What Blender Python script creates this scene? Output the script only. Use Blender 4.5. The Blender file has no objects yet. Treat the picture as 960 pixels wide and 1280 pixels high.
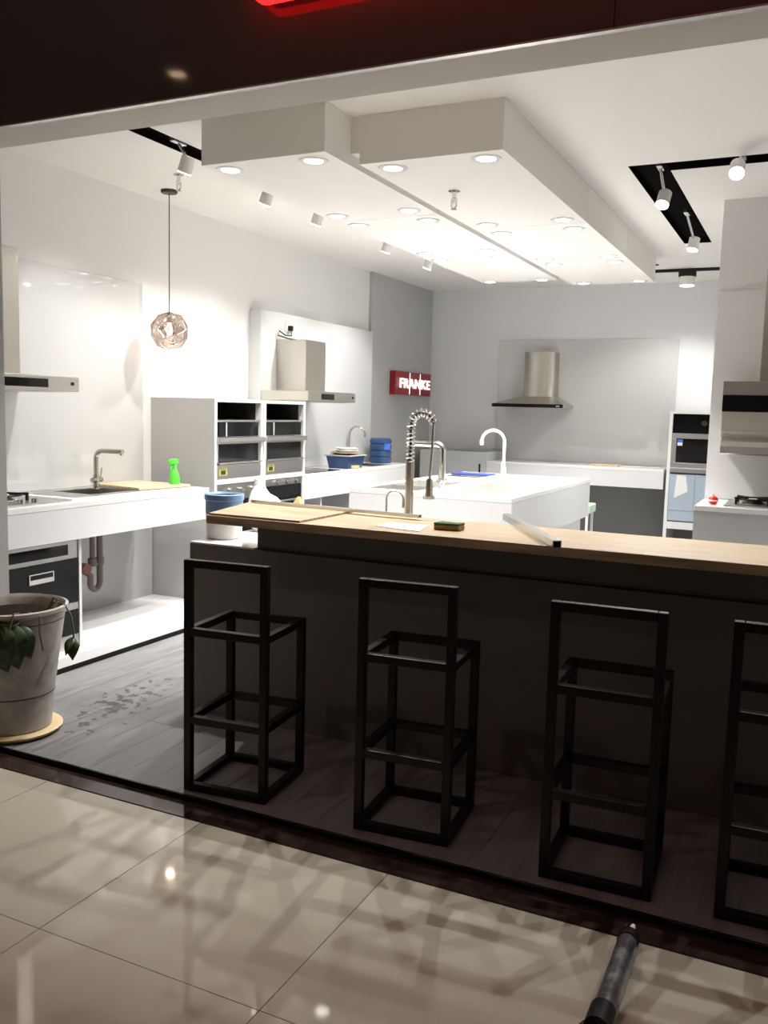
import bpy, bmesh, math, random
from mathutils import Vector, Matrix
random.seed(7)
PI = math.pi
scn = bpy.context.scene
C = scn.collection

# ------------------------------------------------------------------ camera, world, exposure
def setup():
    yaw, pitch, roll, F = math.radians(-25.56), math.radians(-6.513), math.radians(1.4837), 1110.86
    f = Vector((math.sin(yaw)*math.cos(pitch), math.cos(yaw)*math.cos(pitch), math.sin(pitch)))
    r0 = Vector((math.cos(yaw), -math.sin(yaw), 0)); u0 = r0.cross(f)
    r = math.cos(roll)*r0 + math.sin(roll)*u0
    u = -math.sin(roll)*r0 + math.cos(roll)*u0
    cd = bpy.data.cameras.new('camera'); co = bpy.data.objects.new('camera', cd); C.objects.link(co)
    m = Matrix((r, u, -f)).transposed().to_4x4(); m.translation = Vector((0, 0, 1.58))
    co.matrix_world = m
    cd.sensor_fit = 'HORIZONTAL'; cd.sensor_width = 36; cd.lens = 36*F/960
    cd.clip_start = .05
    scn.camera = co
    w = bpy.data.worlds.new('world'); scn.world = w; w.use_nodes = True
    bg = w.node_tree.nodes['Background']
    bg.inputs[0].default_value = (1.0, .95, .9, 1); bg.inputs[1].default_value = .03
    vs = scn.view_settings
    vs.view_transform = 'Standard'; vs.look = 'None'; vs.gamma = 1; vs.use_curve_mapping = False
    vs.exposure = 0.55
setup()
DOWN_W, TRACK_W, MALL_W, SIGN_E = 54.0, 42.0, 26.0, 2.6

# ------------------------------------------------------------------ materials
def mat(name, col, rough=.5, metal=0.0, noise=0.0, nscale=6.0, bump=0.0, bscale=60.0, stretch=(1, 1, 1),
        spec=.5, coat=0.0, emit=None, emit_s=0.0, rnd=0.0, col2=None, rvar=0.0):
    m = bpy.data.materials.new(name); m.use_nodes = True
    nt = m.node_tree; b = nt.nodes['Principled BSDF']
    c4 = (*col, 1)
    b.inputs['Base Color'].default_value = c4
    b.inputs['Roughness'].default_value = rough
    b.inputs['Metallic'].default_value = metal
    b.inputs['Specular IOR Level'].default_value = spec
    b.inputs['Coat Weight'].default_value = coat
    if emit:
        b.inputs['Emission Color'].default_value = (*emit, 1); b.inputs['Emission Strength'].default_value = emit_s
    geo = nt.nodes.new('ShaderNodeNewGeometry')
    mp = nt.nodes.new('ShaderNodeMapping'); mp.inputs['Scale'].default_value = stretch
    nt.links.new(geo.outputs['Position'], mp.inputs['Vector'])
    tex = nt.nodes.new('ShaderNodeTexNoise'); tex.inputs['Scale'].default_value = nscale; tex.inputs['Detail'].default_value = 4
    nt.links.new(mp.outputs['Vector'], tex.inputs['Vector'])
    last = None
    mx = nt.nodes.new('ShaderNodeMix'); mx.data_type = 'RGBA'
    k = max(noise, .01)
    lo = [max(0, c*(1-k)) for c in col]; hi = [min(1, c*(1+k)) for c in col] if col2 is None else col2
    mx.inputs[6].default_value = (*lo, 1); mx.inputs[7].default_value = (*hi, 1)
    if noise >= .2:
        ct = nt.nodes.new('ShaderNodeMapRange'); ct.inputs[1].default_value = .32; ct.inputs[2].default_value = .68
        nt.links.new(tex.outputs['Fac'], ct.inputs[0]); nt.links.new(ct.outputs[0], mx.inputs[0])
    else:
        nt.links.new(tex.outputs['Fac'], mx.inputs[0])
    last = mx.outputs[2]
    if rnd > 0:
        oi = nt.nodes.new('ShaderNodeObjectInfo')
        mr = nt.nodes.new('ShaderNodeMapRange'); mr.inputs[3].default_value = 1-rnd; mr.inputs[4].default_value = 1+rnd
        nt.links.new(oi.outputs['Random'], mr.inputs[0])
        hs = nt.nodes.new('ShaderNodeHueSaturation'); nt.links.new(mr.outputs[0], hs.inputs['Value'])
        nt.links.new(last, hs.inputs['Color']); last = hs.outputs[0]
    nt.links.new(last, b.inputs['Base Color'])
    if rvar > 0:
        mr2 = nt.nodes.new('ShaderNodeMapRange'); mr2.inputs[1].default_value = .3; mr2.inputs[2].default_value = .7
        mr2.inputs[3].default_value = max(.02, rough-rvar); mr2.inputs[4].default_value = rough+rvar
        nt.links.new(tex.outputs['Fac'], mr2.inputs[0]); nt.links.new(mr2.outputs[0], b.inputs['Roughness'])
    if bump > 0:
        t2 = nt.nodes.new('ShaderNodeTexNoise'); t2.inputs['Scale'].default_value = bscale
        nt.links.new(mp.outputs['Vector'], t2.inputs['Vector'])
        bp = nt.nodes.new('ShaderNodeBump'); bp.inputs['Strength'].default_value = bump; bp.inputs['Distance'].default_value = .01
        nt.links.new(t2.outputs['Fac'], bp.inputs['Height']); nt.links.new(bp.outputs['Normal'], b.inputs['Normal'])
    m['p'] = name
    return m

def floor_plank_mat():
    m = mat('grey laminate', (.195, .195, .202), .38, noise=.20, nscale=5, stretch=(7, .6, 1), bump=.03, bscale=40, rnd=.04, rvar=.1)
    nt = m.node_tree; b = nt.nodes['Principled BSDF']
    geo = nt.nodes.new('ShaderNodeNewGeometry')
    # wet shoe marks near the entrance: shaped by noise, kept inside an ellipse
    mp = nt.nodes.new('ShaderNodeMapping'); mp.vector_type = 'TEXTURE'
    mp.inputs['Location'].default_value = (-3.2, 3.52, 0); mp.inputs['Scale'].default_value = (.19, .52, 1)
    mp.inputs['Rotation'].default_value = (0, 0, .25)
    nt.links.new(geo.outputs['Position'], mp.inputs['Vector'])
    ln = nt.nodes.new('ShaderNodeVectorMath'); ln.operation = 'LENGTH'; nt.links.new(mp.outputs[0], ln.inputs[0])
    n = nt.nodes.new('ShaderNodeTexNoise'); n.inputs['Scale'].default_value = 17; n.inputs['Detail'].default_value = 2
    nt.links.new(geo.outputs['Position'], n.inputs['Vector'])
    ml = nt.nodes.new('ShaderNodeMath'); ml.operation = 'MULTIPLY_ADD'; ml.inputs[1].default_value = -.22
    nt.links.new(ln.outputs['Value'], ml.inputs[0]); nt.links.new(n.outputs['Fac'], ml.inputs[2])
    mr = nt.nodes.new('ShaderNodeMapRange'); mr.inputs[1].default_value = .43; mr.inputs[2].default_value = .47
    nt.links.new(ml.outputs[0], mr.inputs[0])
    mx = nt.nodes.new('ShaderNodeMix'); mx.data_type = 'RGBA'; mx.inputs[7].default_value = (.075, .075, .077, 1)
    src = b.inputs['Base Color'].links[0].from_socket
    nt.links.new(mr.outputs[0], mx.inputs[0]); nt.links.new(src, mx.inputs[6]); nt.links.new(mx.outputs[2], b.inputs['Base Color'])
    return m

def wood_mat():
    m = mat('oak laminate', (.40, .30, .19), .45, noise=.30, nscale=5, stretch=(.8, 16, 10), bump=.06, bscale=30, rvar=.08)
    return m

def glass_mat(name, tint, fac, rough=.03):
    m = bpy.data.materials.new(name); m.use_nodes = True; nt = m.node_tree
    nt.nodes.remove(nt.nodes['Principled BSDF']); out = nt.nodes['Material Output']
    tr = nt.nodes.new('ShaderNodeBsdfTransparent'); tr.inputs[0].default_value = (*tint, 1)
    gl = nt.nodes.new('ShaderNodeBsdfGlossy'); gl.inputs['Roughness'].default_value = rough
    gl.inputs['Color'].default_value = (.95, .88, .85, 1)
    tx = nt.nodes.new('ShaderNodeTexNoise'); tx.inputs['Scale'].default_value = 20
    mr = nt.nodes.new('ShaderNodeMapRange'); mr.inputs[3].default_value = fac*.6; mr.inputs[4].default_value = fac*1.4
    nt.links.new(tx.outputs['Fac'], mr.inputs[0])
    mx = nt.nodes.new('ShaderNodeMixShader'); nt.links.new(mr.outputs[0], mx.inputs[0])
    nt.links.new(tr.outputs[0], mx.inputs[1]); nt.links.new(gl.outputs[0], mx.inputs[2]); nt.links.new(mx.outputs[0], out.inputs['Surface'])
    return m

M = dict(
    wall=mat('white wall paint', (.80, .80, .785), .7, noise=.02, nscale=2),
    wall_grey=mat('grey wall paint', (.77, .78, .785), .6, noise=.02, nscale=2),
    ceil=mat('ceiling paint', (.84, .82, .79), .8, noise=.015),
    pier=mat('grey pier cladding', (.36, .36, .35), .35, noise=.03),
    beam=mat('beam plaster', (.62, .60, .57), .8, noise=.02),
    darkpanel=mat('dark glossy fascia', (.085, .068, .062), .06, noise=.1, nscale=2),
    black=mat('matte black', (.012, .011, .011), .5, noise=.1, spec=.25),
    slotblack=mat('flat black lining', (.008, .007, .007), 1.0, noise=.1, spec=.0),
    blackgloss=mat('black glass', (.008, .008, .009), .06, noise=.1, spec=.25),
    darkglass=mat('smoked oven glass', (.012, .012, .013), .07, noise=.1, spec=.25),
    tile=mat('polished beige tile', (.45, .425, .345), .05, noise=.05, nscale=3, rnd=.03, spec=.4),
    grout=mat('tile joint', (.10, .085, .065), .8, noise=.1),
    strip=mat('dark brown polished stone', (.035, .022, .018), .10, noise=.35, nscale=14, rnd=.1),
    plank=floor_plank_mat(),
    joint=mat('plank joint', (.09, .09, .09), .8, noise=.1),
    white=mat('white lacquer', (.72, .72, .725), .28, noise=.01),
    whitegloss=mat('white solid surface', (.80, .80, .795), .16, noise=.01),
    greylac=mat('grey lacquer', (.50, .50, .49), .35, noise=.02),
    greypanel=mat('glossy grey glass panel', (.60, .605, .60), .05, noise=.01, coat=.4),
    greyglass=mat('mid grey glossy panel', (.42, .42, .42), .08, noise=.01),
    greyboard=mat('satin grey wall panel', (.62, .63, .635), .3, noise=.02),
    darkgrey=mat('dark grey board', (.27, .275, .27), .35, noise=.03),
    cornergrey=mat('mid grey wall board', (.47, .475, .465), .4, noise=.02),
    liner=mat('dark cabinet liner', (.035, .03, .03), .6, noise=.1),
    steel=mat('brushed steel', (.56, .535, .48), .34, 1.0, noise=.03, nscale=12, stretch=(1, 1, .03)),
    steel2=mat('satin steel', (.50, .49, .47), .32, 1.0, noise=.08, nscale=30, stretch=(.1, .1, 1)),
    chrome=mat('chrome', (.72, .71, .69), .10, 1.0, noise=.03),
    nickel=mat('brushed nickel', (.55, .52, .46), .25, 1.0, noise=.06),
    alu=mat('aluminium profile', (.70, .70, .70), .28, 1.0, noise=.05),
    wood=wood_mat(),
    steel3=mat('bright steel', (.80, .79, .76), .35, 1.0, noise=.03),
    board=mat('pale bamboo board', (.55, .43, .29), .5, noise=.2, nscale=6, stretch=(8, 1, 1)),
    bar=mat('grey brown bar cladding', (.15, .135, .125), .55, noise=.06, nscale=3),
    stool=mat('dark painted steel tube', (.008, .0055, .005), .35, noise=.3, nscale=20, spec=.25),
    pot=mat('off white glazed pot', (.40, .38, .345), .4, noise=.20, nscale=16),
    potline=mat('dark pot line', (.06, .05, .045), .6, noise=.1),
    saucer=mat('cream saucer', (.62, .48, .28), .4, noise=.08),
    soil=mat('soil', (.02, .013, .010), 1.0, spec=.05, noise=.5, nscale=60, bump=.5, bscale=80),
    leaf=mat('dark leaf', (.020, .045, .012), .4, noise=.5, nscale=25),
    stem=mat('vine stem', (.12, .11, .05), .6, noise=.2),
    green=mat('lime green plastic', (.10, .72, .06), .3, noise=.05),
    blue=mat('blue plastic', (.018, .055, .17), .35, noise=.1),
    bluepale=mat('pale blue plastic', (.17, .30, .48), .4, noise=.15),
    bluetr=mat('blue bottle plastic', (.03, .075, .19), .15, noise=.15),
    blueboard=mat('dark blue board', (.02, .05, .25), .4, noise=.1),
    bluelab=mat('blue sticker', (.05, .17, .75), .5, noise=.1),
    whiteplastic=mat('white plastic', (.80, .79, .75), .45, noise=.02),
    bag=mat('white plastic bag', (.86, .86, .85), .5, noise=.03, bump=.3, bscale=18),
    yellow=mat('yellow cloth', (.72, .58, .22), .8, noise=.1),
    label=mat('yellow energy label', (.62, .60, .12), .5, noise=.05),
    labelblk=mat('label print', (.03, .04, .02), .5, noise=.05),
    paper=mat('white paper', (.83, .82, .80), .8, noise=.02),
    spg=mat('green scouring pad', (.03, .10, .055), .9, noise=.3, nscale=80, bump=.4, bscale=150),
    spy=mat('brown sponge', (.30, .20, .06), .9, noise=.2, nscale=60, bump=.4, bscale=90),
    pipe=mat('grey brown drain pipe', (.13, .105, .10), .45, noise=.15),
    piper=mat('dull red pipe nut', (.20, .06, .06), .5, noise=.1),
    red=mat('dark red enamel', (.30, .012, .025), .35, noise=.05),
    redball=mat('bright red plastic', (.65, .03, .02), .35, noise=.1),
    palegreen=mat('pale green plastic', (.52, .66, .54), .5, noise=.05),
    coolblue=mat('pale blue cooler liner', (.42, .50, .60), .15, noise=.05),
    signwhite=mat('lit white sign letter', (.9, .9, .9), .5, emit=(1, .97, .95), emit_s=.8),
    lamp=mat('lit lamp diffuser', (1, 1, 1), .5, emit=(1, .97, .93), emit_s=9.0),
    lampwarm=mat('lit warm lamp', (1, .9, .8), .5, emit=(1, .66, .40), emit_s=7.0),
    bulb=mat('lit pendant bulb', (1, .9, .85), .5, emit=(1, .80, .66), emit_s=2.5),
    redlit=mat('lit red sign face', (.6, .02, .02), .4, emit=(1, .012, .012), emit_s=SIGN_E),
    bronze=mat('dark bronze', (.06, .045, .035), .4, .6, noise=.1),
    globe=glass_mat('tinted mirrored glass', (.80, .765, .75), .22),
    clear=glass_mat('clear plastic', (.90, .90, .88), .18, .1),
    gunbarrel=mat('worn grey barrel', (.26, .26, .27), .3, .7, noise=.4, nscale=40),
)

# ------------------------------------------------------------------ mesh helpers
class MB:
    """collects shapes given in world coordinates; stored relative to origin o"""
    def __init__(s, o=(0, 0, 0)):
        s.v = []; s.f = []; s.o = Vector(o); s.sm = False
    def add(s, vs, fs):
        n = len(s.v); s.v += [Vector(p)-s.o for p in vs]; s.f += [tuple(i+n for i in f) for f in fs]; return s
    def box(s, x0, x1, y0, y1, z0, z1):
        if x0 > x1: x0, x1 = x1, x0
        if y0 > y1: y0, y1 = y1, y0
        if z0 > z1: z0, z1 = z1, z0
        return s.add([(x, y, z) for z in (z0, z1) for y in (y0, y1) for x in (x0, x1)],
                     [(0, 2, 3, 1), (4, 5, 7, 6), (0, 1, 5, 4), (2, 6, 7, 3), (0, 4, 6, 2), (1, 3, 7, 5)])
    def prism(s, pts, z0, z1):
        n = len(pts)
        return s.add([(x, y, z0) for x, y in pts]+[(x, y, z1) for x, y in pts],
                     [tuple(range(n-1, -1, -1)), tuple(range(n, 2*n))]+[(i, (i+1) % n, n+(i+1) % n, n+i) for i in range(n)])
    def extrude_x(s, prof, x0, x1):      # prof: (y,z)
        n = len(prof)
        return s.add([(x0, y, z) for y, z in prof]+[(x1, y, z) for y, z in prof],
                     [tuple(range(n)), tuple(range(2*n-1, n-1, -1))]+[(i, n+i, n+(i+1) % n, (i+1) % n) for i in range(n)])
    def grid(s, x0, x1, y0, y1, z0, z1, holes):
        xs = sorted({x0, x1, *[h[i] for h in holes for i in (0, 1)]}); ys = sorted({y0, y1, *[h[i] for h in holes for i in (2, 3)]})
        xs = [x for x in xs if x0 <= x <= x1]; ys = [y for y in ys if y0 <= y <= y1]
        def solid(i, j):
            if i < 0 or j < 0 or i >= len(xs)-1 or j >= len(ys)-1: return False
            cx = (xs[i]+xs[i+1])/2; cy = (ys[j]+ys[j+1])/2
            return not any(h[0] < cx < h[1] and h[2] < cy < h[3] for h in holes)
        idx = {}; vs = []; fs = []
        def V(i, j, k):
            if (i, j, k) not in idx: idx[(i, j, k)] = len(vs); vs.append((xs[i], ys[j], (z0, z1)[k]))
            return idx[(i, j, k)]
        for i in range(len(xs)-1):
            for j in range(len(ys)-1):
                if not solid(i, j): continue
                fs.append((V(i, j, 1), V(i+1, j, 1), V(i+1, j+1, 1), V(i, j+1, 1)))
                fs.append((V(i, j, 0), V(i, j+1, 0), V(i+1, j+1, 0), V(i+1, j, 0)))
                for di, dj, a, b in ((-1, 0, (i, j+1), (i, j)), (1, 0, (i+1, j), (i+1, j+1)), (0, -1, (i, j), (i+1, j)), (0, 1, (i+1, j+1), (i, j+1))):
                    if not solid(i+di, j+dj): fs.append((V(*a, 0), V(*b, 0), V(*b, 1), V(*a, 1)))
        return s.add(vs, fs)
    def bowl(s, x0, x1, y0, y1, z0, z1, t=.004):
        s.box(x0, x1, y0, y1, z0, z0+t)
        s.box(x0, x0+t, y0, y1, z0+t, z1); s.box(x1-t, x1, y0, y1, z0+t, z1)
        s.box(x0+t, x1-t, y0, y0+t, z0+t, z1); s.box(x0+t, x1-t, y1-t, y1, z0+t, z1); return s
    def lathe(s, prof, c, n=24, axis='z'):   # prof: (r, h)
        s.sm = True; vs = []; fs = []
        for r, h in prof:
            for k in range(n):
                a = 2*PI*k/n; x, y = r*math.cos(a), r*math.sin(a)
                p = {'z': (x, y, h), 'x': (h, x, y), 'y': (y, h, x)}[axis]
                vs.append((c[0]+p[0], c[1]+p[1], c[2]+p[2]))
        m = len(prof)
        for i in range(m-1):
            for k in range(n):
                fs.append((i*n+k, i*n+(k+1) % n, (i+1)*n+(k+1) % n, (i+1)*n+k))
        if prof[0][0] > 1e-6: fs.append(tuple(range(n-1, -1, -1)))
        if prof[-1][0] > 1e-6: fs.append(tuple(range((m-1)*n, m*n)))
        return s.add(vs, fs)
    def tube(s, pts, r, n=10, r1=None):
        s.sm = True; pts = [Vector(p) for p in pts]; vs = []; fs = []
        t0 = (pts[1]-pts[0]).normalized(); up = Vector((0, 0, 1)) if abs(t0.z) < .9 else Vector((1, 0, 0))
        a = t0.cross(up).normalized()
        for i, p in enumerate(pts):
            t = (pts[min(i+1, len(pts)-1)]-pts[max(i-1, 0)]).normalized()
            a = (a-t*a.dot(t)).normalized(); b = t.cross(a)
            rr = r if r1 is None else r+(r1-r)*i/(len(pts)-1)
            for k in range(n):
                an = 2*PI*k/n; vs.append(p+a*(rr*math.cos(an))+b*(rr*math.sin(an)))
        for i in range(len(pts)-1):
            for k in range(n): fs.append((i*n+k, i*n+(k+1) % n, (i+1)*n+(k+1) % n, (i+1)*n+k))
        fs.append(tuple(range(n-1, -1, -1))); fs.append(tuple(range((len(pts)-1)*n, len(pts)*n)))
        return s.add(vs, fs)
    def bar(s, a, b, w, h):             # square bar from a to b
        a, b = Vector(a), Vector(b); t = (b-a).normalized()
        up = Vector((0, 0, 1)) if abs(t.z) < .9 else Vector((0, 1, 0))
        x = t.cross(up).normalized(); y = x.cross(t).normalized()
        vs = [p+x*sx*w/2+y*sy*h/2 for p in (a, b) for sx, sy in ((-1, -1), (1, -1), (1, 1), (-1, 1))]
        return s.add(vs, [(3, 2, 1, 0), (4, 5, 6, 7)]+[(i, (i+1) % 4, 4+(i+1) % 4, 4+i) for i in range(4)])
    def mesh(s, name):
        me = bpy.data.meshes.new(name); me.from_pydata([tuple(v) for v in s.v], [], s.f)
        bm = bmesh.new(); bm.from_mesh(me); bmesh.ops.recalc_face_normals(bm, faces=bm.faces[:])
        if s.sm:
            for f in bm.faces: f.smooth = True
            for e in bm.edges:
                if len(e.link_faces) == 2 and e.calc_face_angle(0) > .6: e.smooth = False
        bm.to_mesh(me); bm.free(); return me
    def build(s, name, m, parent=None, bev=0.0, label=None):
        o = bpy.data.objects.new(name, s.mesh(name)); C.objects.link(o); o.data.materials.append(M[m] if isinstance(m, str) else m)
        if parent: o.parent = parent
        else: o.location = s.o
        if bev:
            md = o.modifiers.new('bevel', 'BEVEL'); md.width = bev; md.segments = 2; md.limit_method = 'ANGLE'
        if label: o['label'] = label
        return o

def tag(o, label, cat, group=None):
    o['label'] = label; o['category'] = cat
    if group: o['group'] = group
    return o
def thing(name, label, cat, loc, group=None, rz=0):
    o = bpy.data.objects.new(name, None); C.objects.link(o); o.location = loc; o.rotation_euler = (0, 0, rz); o.empty_display_size = .1
    return tag(o, label, cat, group)
def struct(o): o['kind'] = 'structure'; return o
def copy_at(o, loc, parent):
    c = o.copy(); C.objects.link(c); c.location = loc; c.parent = parent; return c
def arc(c, r, a0, a1, n, plane='xz', sx=1):
    out = []
    for i in range(n+1):
        a = a0+(a1-a0)*i/n
        d = r*math.cos(a)*sx; h = r*math.sin(a)
        out.append((c[0]+d, c[1], c[2]+h) if plane == 'xz' else (c[0], c[1]+d, c[2]+h))
    return out
def spot(name, loc, target, watt, ang, blend, rad, col, parent=None):
    l = bpy.data.lights.new(name, 'SPOT'); l.energy = watt; l.spot_size = math.radians(ang); l.spot_blend = blend
    l.shadow_soft_size = rad; l.color = col
    o = bpy.data.objects.new(name, l); C.objects.link(o); o.location = loc
    d = Vector(target)-Vector(loc); o.rotation_euler = d.to_track_quat('-Z', 'Y').to_euler()
    if parent:
        o.parent = parent; o.matrix_parent_inverse = Matrix.Translation(-Vector(parent.location))
    return o

# ------------------------------------------------------------------ the setting
ZC, XW, YB, XR = 3.13, -4.63, 10.85, 1.7
FZ = -.02
fl = struct(MB().box(XW-.1, XR, 2.80, YB+.1, -.12, -.006).build('floor', 'joint'))
cache = {}
def plank(L, w=.1588):
    k = round(L, 3)
    if k not in cache:
        cache[k] = MB().box(-w/2, w/2, 0, L-.0012, -.006, 0).mesh('plank')
        cache[k].materials.append(M['plank'])
    return cache[k]
x = -3.86; col = 0
while x < XR-.1:
    yend = 6.92 if x > -.72 else YB
    y = 2.80; L = (.6, 1.2, .9)[col % 3]
    while y < yend-.05:
        L = min(L, yend-y)
        o = bpy.data.objects.new('plank', plank(L)); C.objects.link(o); o.location = (x+.08, y, 0); o.parent = fl
        y += L; L = 1.2
    x += .16; col += 1
struct(MB().box(-4.7, XR, 2.786, 2.80, -.03, .004).build('trim_1', 'blackgloss', bev=.003))['label'] = 'thin dark edge strip of the raised shop floor'

mf = struct(MB().box(-7.3, 3.6, -2.15, 2.786, -.12, FZ-.004).build('floor', 'grout'))
mf['label'] = 'shiny beige tiled walkway in front of the shop'
tm = MB().box(0, .797, 0, .797, -.006, 0).mesh('tile'); tm.materials.append(M['tile'])
for i in range(-6, 7):
    for j in range(-5, 1):
        o = bpy.data.objects.new('tile', tm); C.objects.link(o); o.location = (-2.021+.8*i+.0015, 1.861+.8*j+.0015, FZ); o.parent = mf
th = struct(MB().box(-7.2, 3.6, 2.665, 2.786, -.1, FZ-.003).build('trim_2', 'grout'))
th['label'] = 'dark brown stone threshold strip'
sm = MB().box(0, .797, 0, .119, -.005, 0).mesh('stone'); sm.materials.append(M['strip'])
for i in range(-6, 7):
    o = bpy.data.objects.new('stone', sm); C.objects.link(o); o.location = (-2.021+.8*i+.0015, 2.666, FZ+.002); o.parent = th

# walls
struct(MB().box(XW-.1, XW, 3.40, YB+.1, -.1, ZC).build('wall_left', 'wall'))
struct(MB().box(XW-.1, XR+.1, YB, YB+.1, -.1, ZC).build('wall_back', 'wall_grey'))
struct(MB().box(XR, XR+.1, 2.7, YB, -.1, ZC).build('wall_right', 'wall'))
pil = struct(MB().box(-.69, XR, 6.92, YB-.001, 0, ZC).build('wall_pillar', 'wall'))
struct(MB().box(-7.2, -3.865, 2.80, 3.399, -.05, ZC).build('wall_front', 'pier'))
struct(MB().box(XR+.1, 3.6, 2.80, 3.4, -.05, ZC).build('wall_front', 'pier'))
gp = struct(MB().prism([(XW+.002, 9.15), (XW+.035, 9.15), (-4.565, YB-.002), (XW+.002, YB-.002)], .02, ZC-.001).build('wall_corner', 'cornergrey'))
gp['label'] = 'mid grey wall board in the back corner'

# header beam and dark fascia panels
hb = struct(MB().box(-7.2, 3.6, 2.722, 2.94, 2.69, 4.2).build('wall_header', 'beam'))
for x0, x1 in ((-6.6, -3.6), (-3.6, -.6), (-.6, 2.4), (2.4, 3.6)):
    MB().box(x0+.002, x1-.002, 2.70, 2.72, 2.688, 4.2).build('fascia_panel', 'darkpanel', hb)
MB().box(-6.6, 3.6, 2.6985, 2.722, 2.683, 2.689).build('edge_strip', 'steel2', hb)

# ceiling with recessed black slots
SL = (-3.64, -3.49, 3.40, 9.6); SR = (-1.16, -.93, 5.82, 8.5); SX = (-.93, XR-.2, 5.82, 6.0)
cl = struct(MB().grid(XW-.1, XR+.1, 2.94, YB+.1, ZC, ZC+.03, [SL, SR, SX]).build('ceiling', 'ceil'))
def slot(h, openx=False):
    b = MB(); t = .008
    b.box(h[0]-t, h[1]+t, h[2]-t, h[3]+t, ZC+.045, ZC+.055)
    b.box(h[0]-t, h[0], h[2]-t, h[3]+t, ZC+.031, ZC+.045); b.box(h[1], h[1]+t, (h[2]+.19 if openx else h[2]-t), h[3]+t, ZC+.031, ZC+.045)
    b.box(h[0], h[1], h[2]-t, h[2], ZC+.031, ZC+.045); b.box(h[0], h[1], h[3], h[3]+t, ZC+.031, ZC+.045)
    return b.build('slot', 'slotblack', cl, label='black recessed lighting slot')
slot(SL); slot(SR, True); slot((SX[0]+.009, SX[1], SX[2], SX[3]))
# black lining of the slot edges
for h in (SL, SR, SX):
    b = MB()
    b.box(h[0], h[0]+.002, h[2], h[3], ZC-.001, ZC+.045)
    b.box(h[1]-.002, h[1], h[2] + (.18 if h is SR else 0), h[3], ZC-.001, ZC+.045)
    b.box(h[0], h[1], h[2], h[2]+.002, ZC-.001, ZC+.045)
    b.box(h[0], h[1], h[3]-.002, h[3], ZC-.001, ZC+.045)
    b.build('slot_lining', 'slotblack', cl)
struct(MB().box(-7.2, 3.6, -3, 2.6, 3.6, 3.7).build('ceiling', 'beam'))['label'] = 'plain ceiling over the walkway'

# dropped ceiling boxes
def ceil_box(lab, x0, x1, ys):
    e = bpy.data.objects.new('ceiling_box', None); C.objects.link(e); e.location = (x0, ys[0], 2.88); struct(e); e['label'] = lab
    for a, b in zip(ys[:-1], ys[1:]):
        MB((x0, ys[0], 2.88)).box(x0, x1, a+.003, b-.003, 2.88, ZC-.001).build('panel', 'ceil', e)
    MB((x0, ys[0], 2.88)).box(x0+.01, x1-.01, ys[0]+.02, ys[-1]-.02, 2.888, ZC-.002).build('core', 'ceil', e)
    return e
ceil_box('long white dropped ceiling box on the pendant lamp side', -3.11, -2.34, [4.08, 5.605, 7.12, 8.66])
ceil_box('long white dropped ceiling box on the pillar side', -2.285, -1.485, [4.36, 6.165, 7.595, 9.03])
struct(MB().box(-2.339, -2.286, 4.365, 8.66, 2.94, ZC-.001).build('trim_3', 'ceil'))['label'] = 'recessed joint between the two dropped ceiling boxes'

def downlight(x, y, z, lab, grp, watt=DOWN_W):
    t = thing('downlight', lab, 'ceiling light', (x, y, z), grp)
    o = (x, y, z)
    MB(o).lathe([(.050, -.001), (.052, -.005), (.078, -.004), (.080, .000), (.050, .0005)], o, 28).build('trim_ring', 'white', t)
    MB(o).lathe([(.0, -.0025), (.051, -.0025), (.051, .0), (0, .0)], o, 28).build('lens', 'lamp', t)
    spot('downlight_lamp', (x, y, z-.02), (x, y, 0), watt, 94, .4, .014, (1, .965, .92), t)
PAN = ('entrance panel', 'middle panel', 'back wall panel')
for box, xs_, ys_ in (('pendant side', ((-3.01, 'outer edge'), (-2.478, 'centre joint')), (4.21, 5.44, 5.76, 6.96, 7.28, 8.60)),
                      ('pillar side', ((-2.145, 'centre joint'), (-1.615, 'outer edge')), (4.485, 6.03, 6.34, 7.49, 7.78, 8.92))):
    for i, y in enumerate(ys_):
        for x, side in xs_:
            downlight(x, y, 2.88, '%s ceiling box downlight, %s, %s end, by the %s' % (box, PAN[i//2], ('near', 'far')[i % 2], side),
                      'downlights in the %s ceiling box' % box, DOWN_W*(1.32 if i == 0 else 1))
for x, w_ in ((.25, 'above the middle of the pillar counter'), (.95, 'near the plain side wall')): downlight(x, 4.3, ZC, 'added unseen recessed downlight in the plain ceiling over the bar, '+w_, 'added downlights over the bar end', DOWN_W*1.2)  # extra lamps added out of view to light the right part of the walkway

# walkway lamp
t = thing('downlight', 'small warm downlight over the walkway, mirrored in the dark fascia', 'ceiling light', (-3.68, .81, 3.6))
MB((-3.68, .81, 3.6)).lathe([(.05, -.001), (.08, -.006), (.085, 0)], (-3.68, .81, 3.6)).build('trim_ring', 'white', t)
MB((-3.68, .81, 3.6)).lathe([(0, -.003), (.05, -.003), (.05, 0), (0, 0)], (-3.68, .81, 3.6)).build('lens', 'lampwarm', t)
spot('walkway_lamp', (-3.68, .81, 3.57), (-3.68, .81, 0), MALL_W, 140, .6, .05, (1, .8, .6), t)

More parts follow.
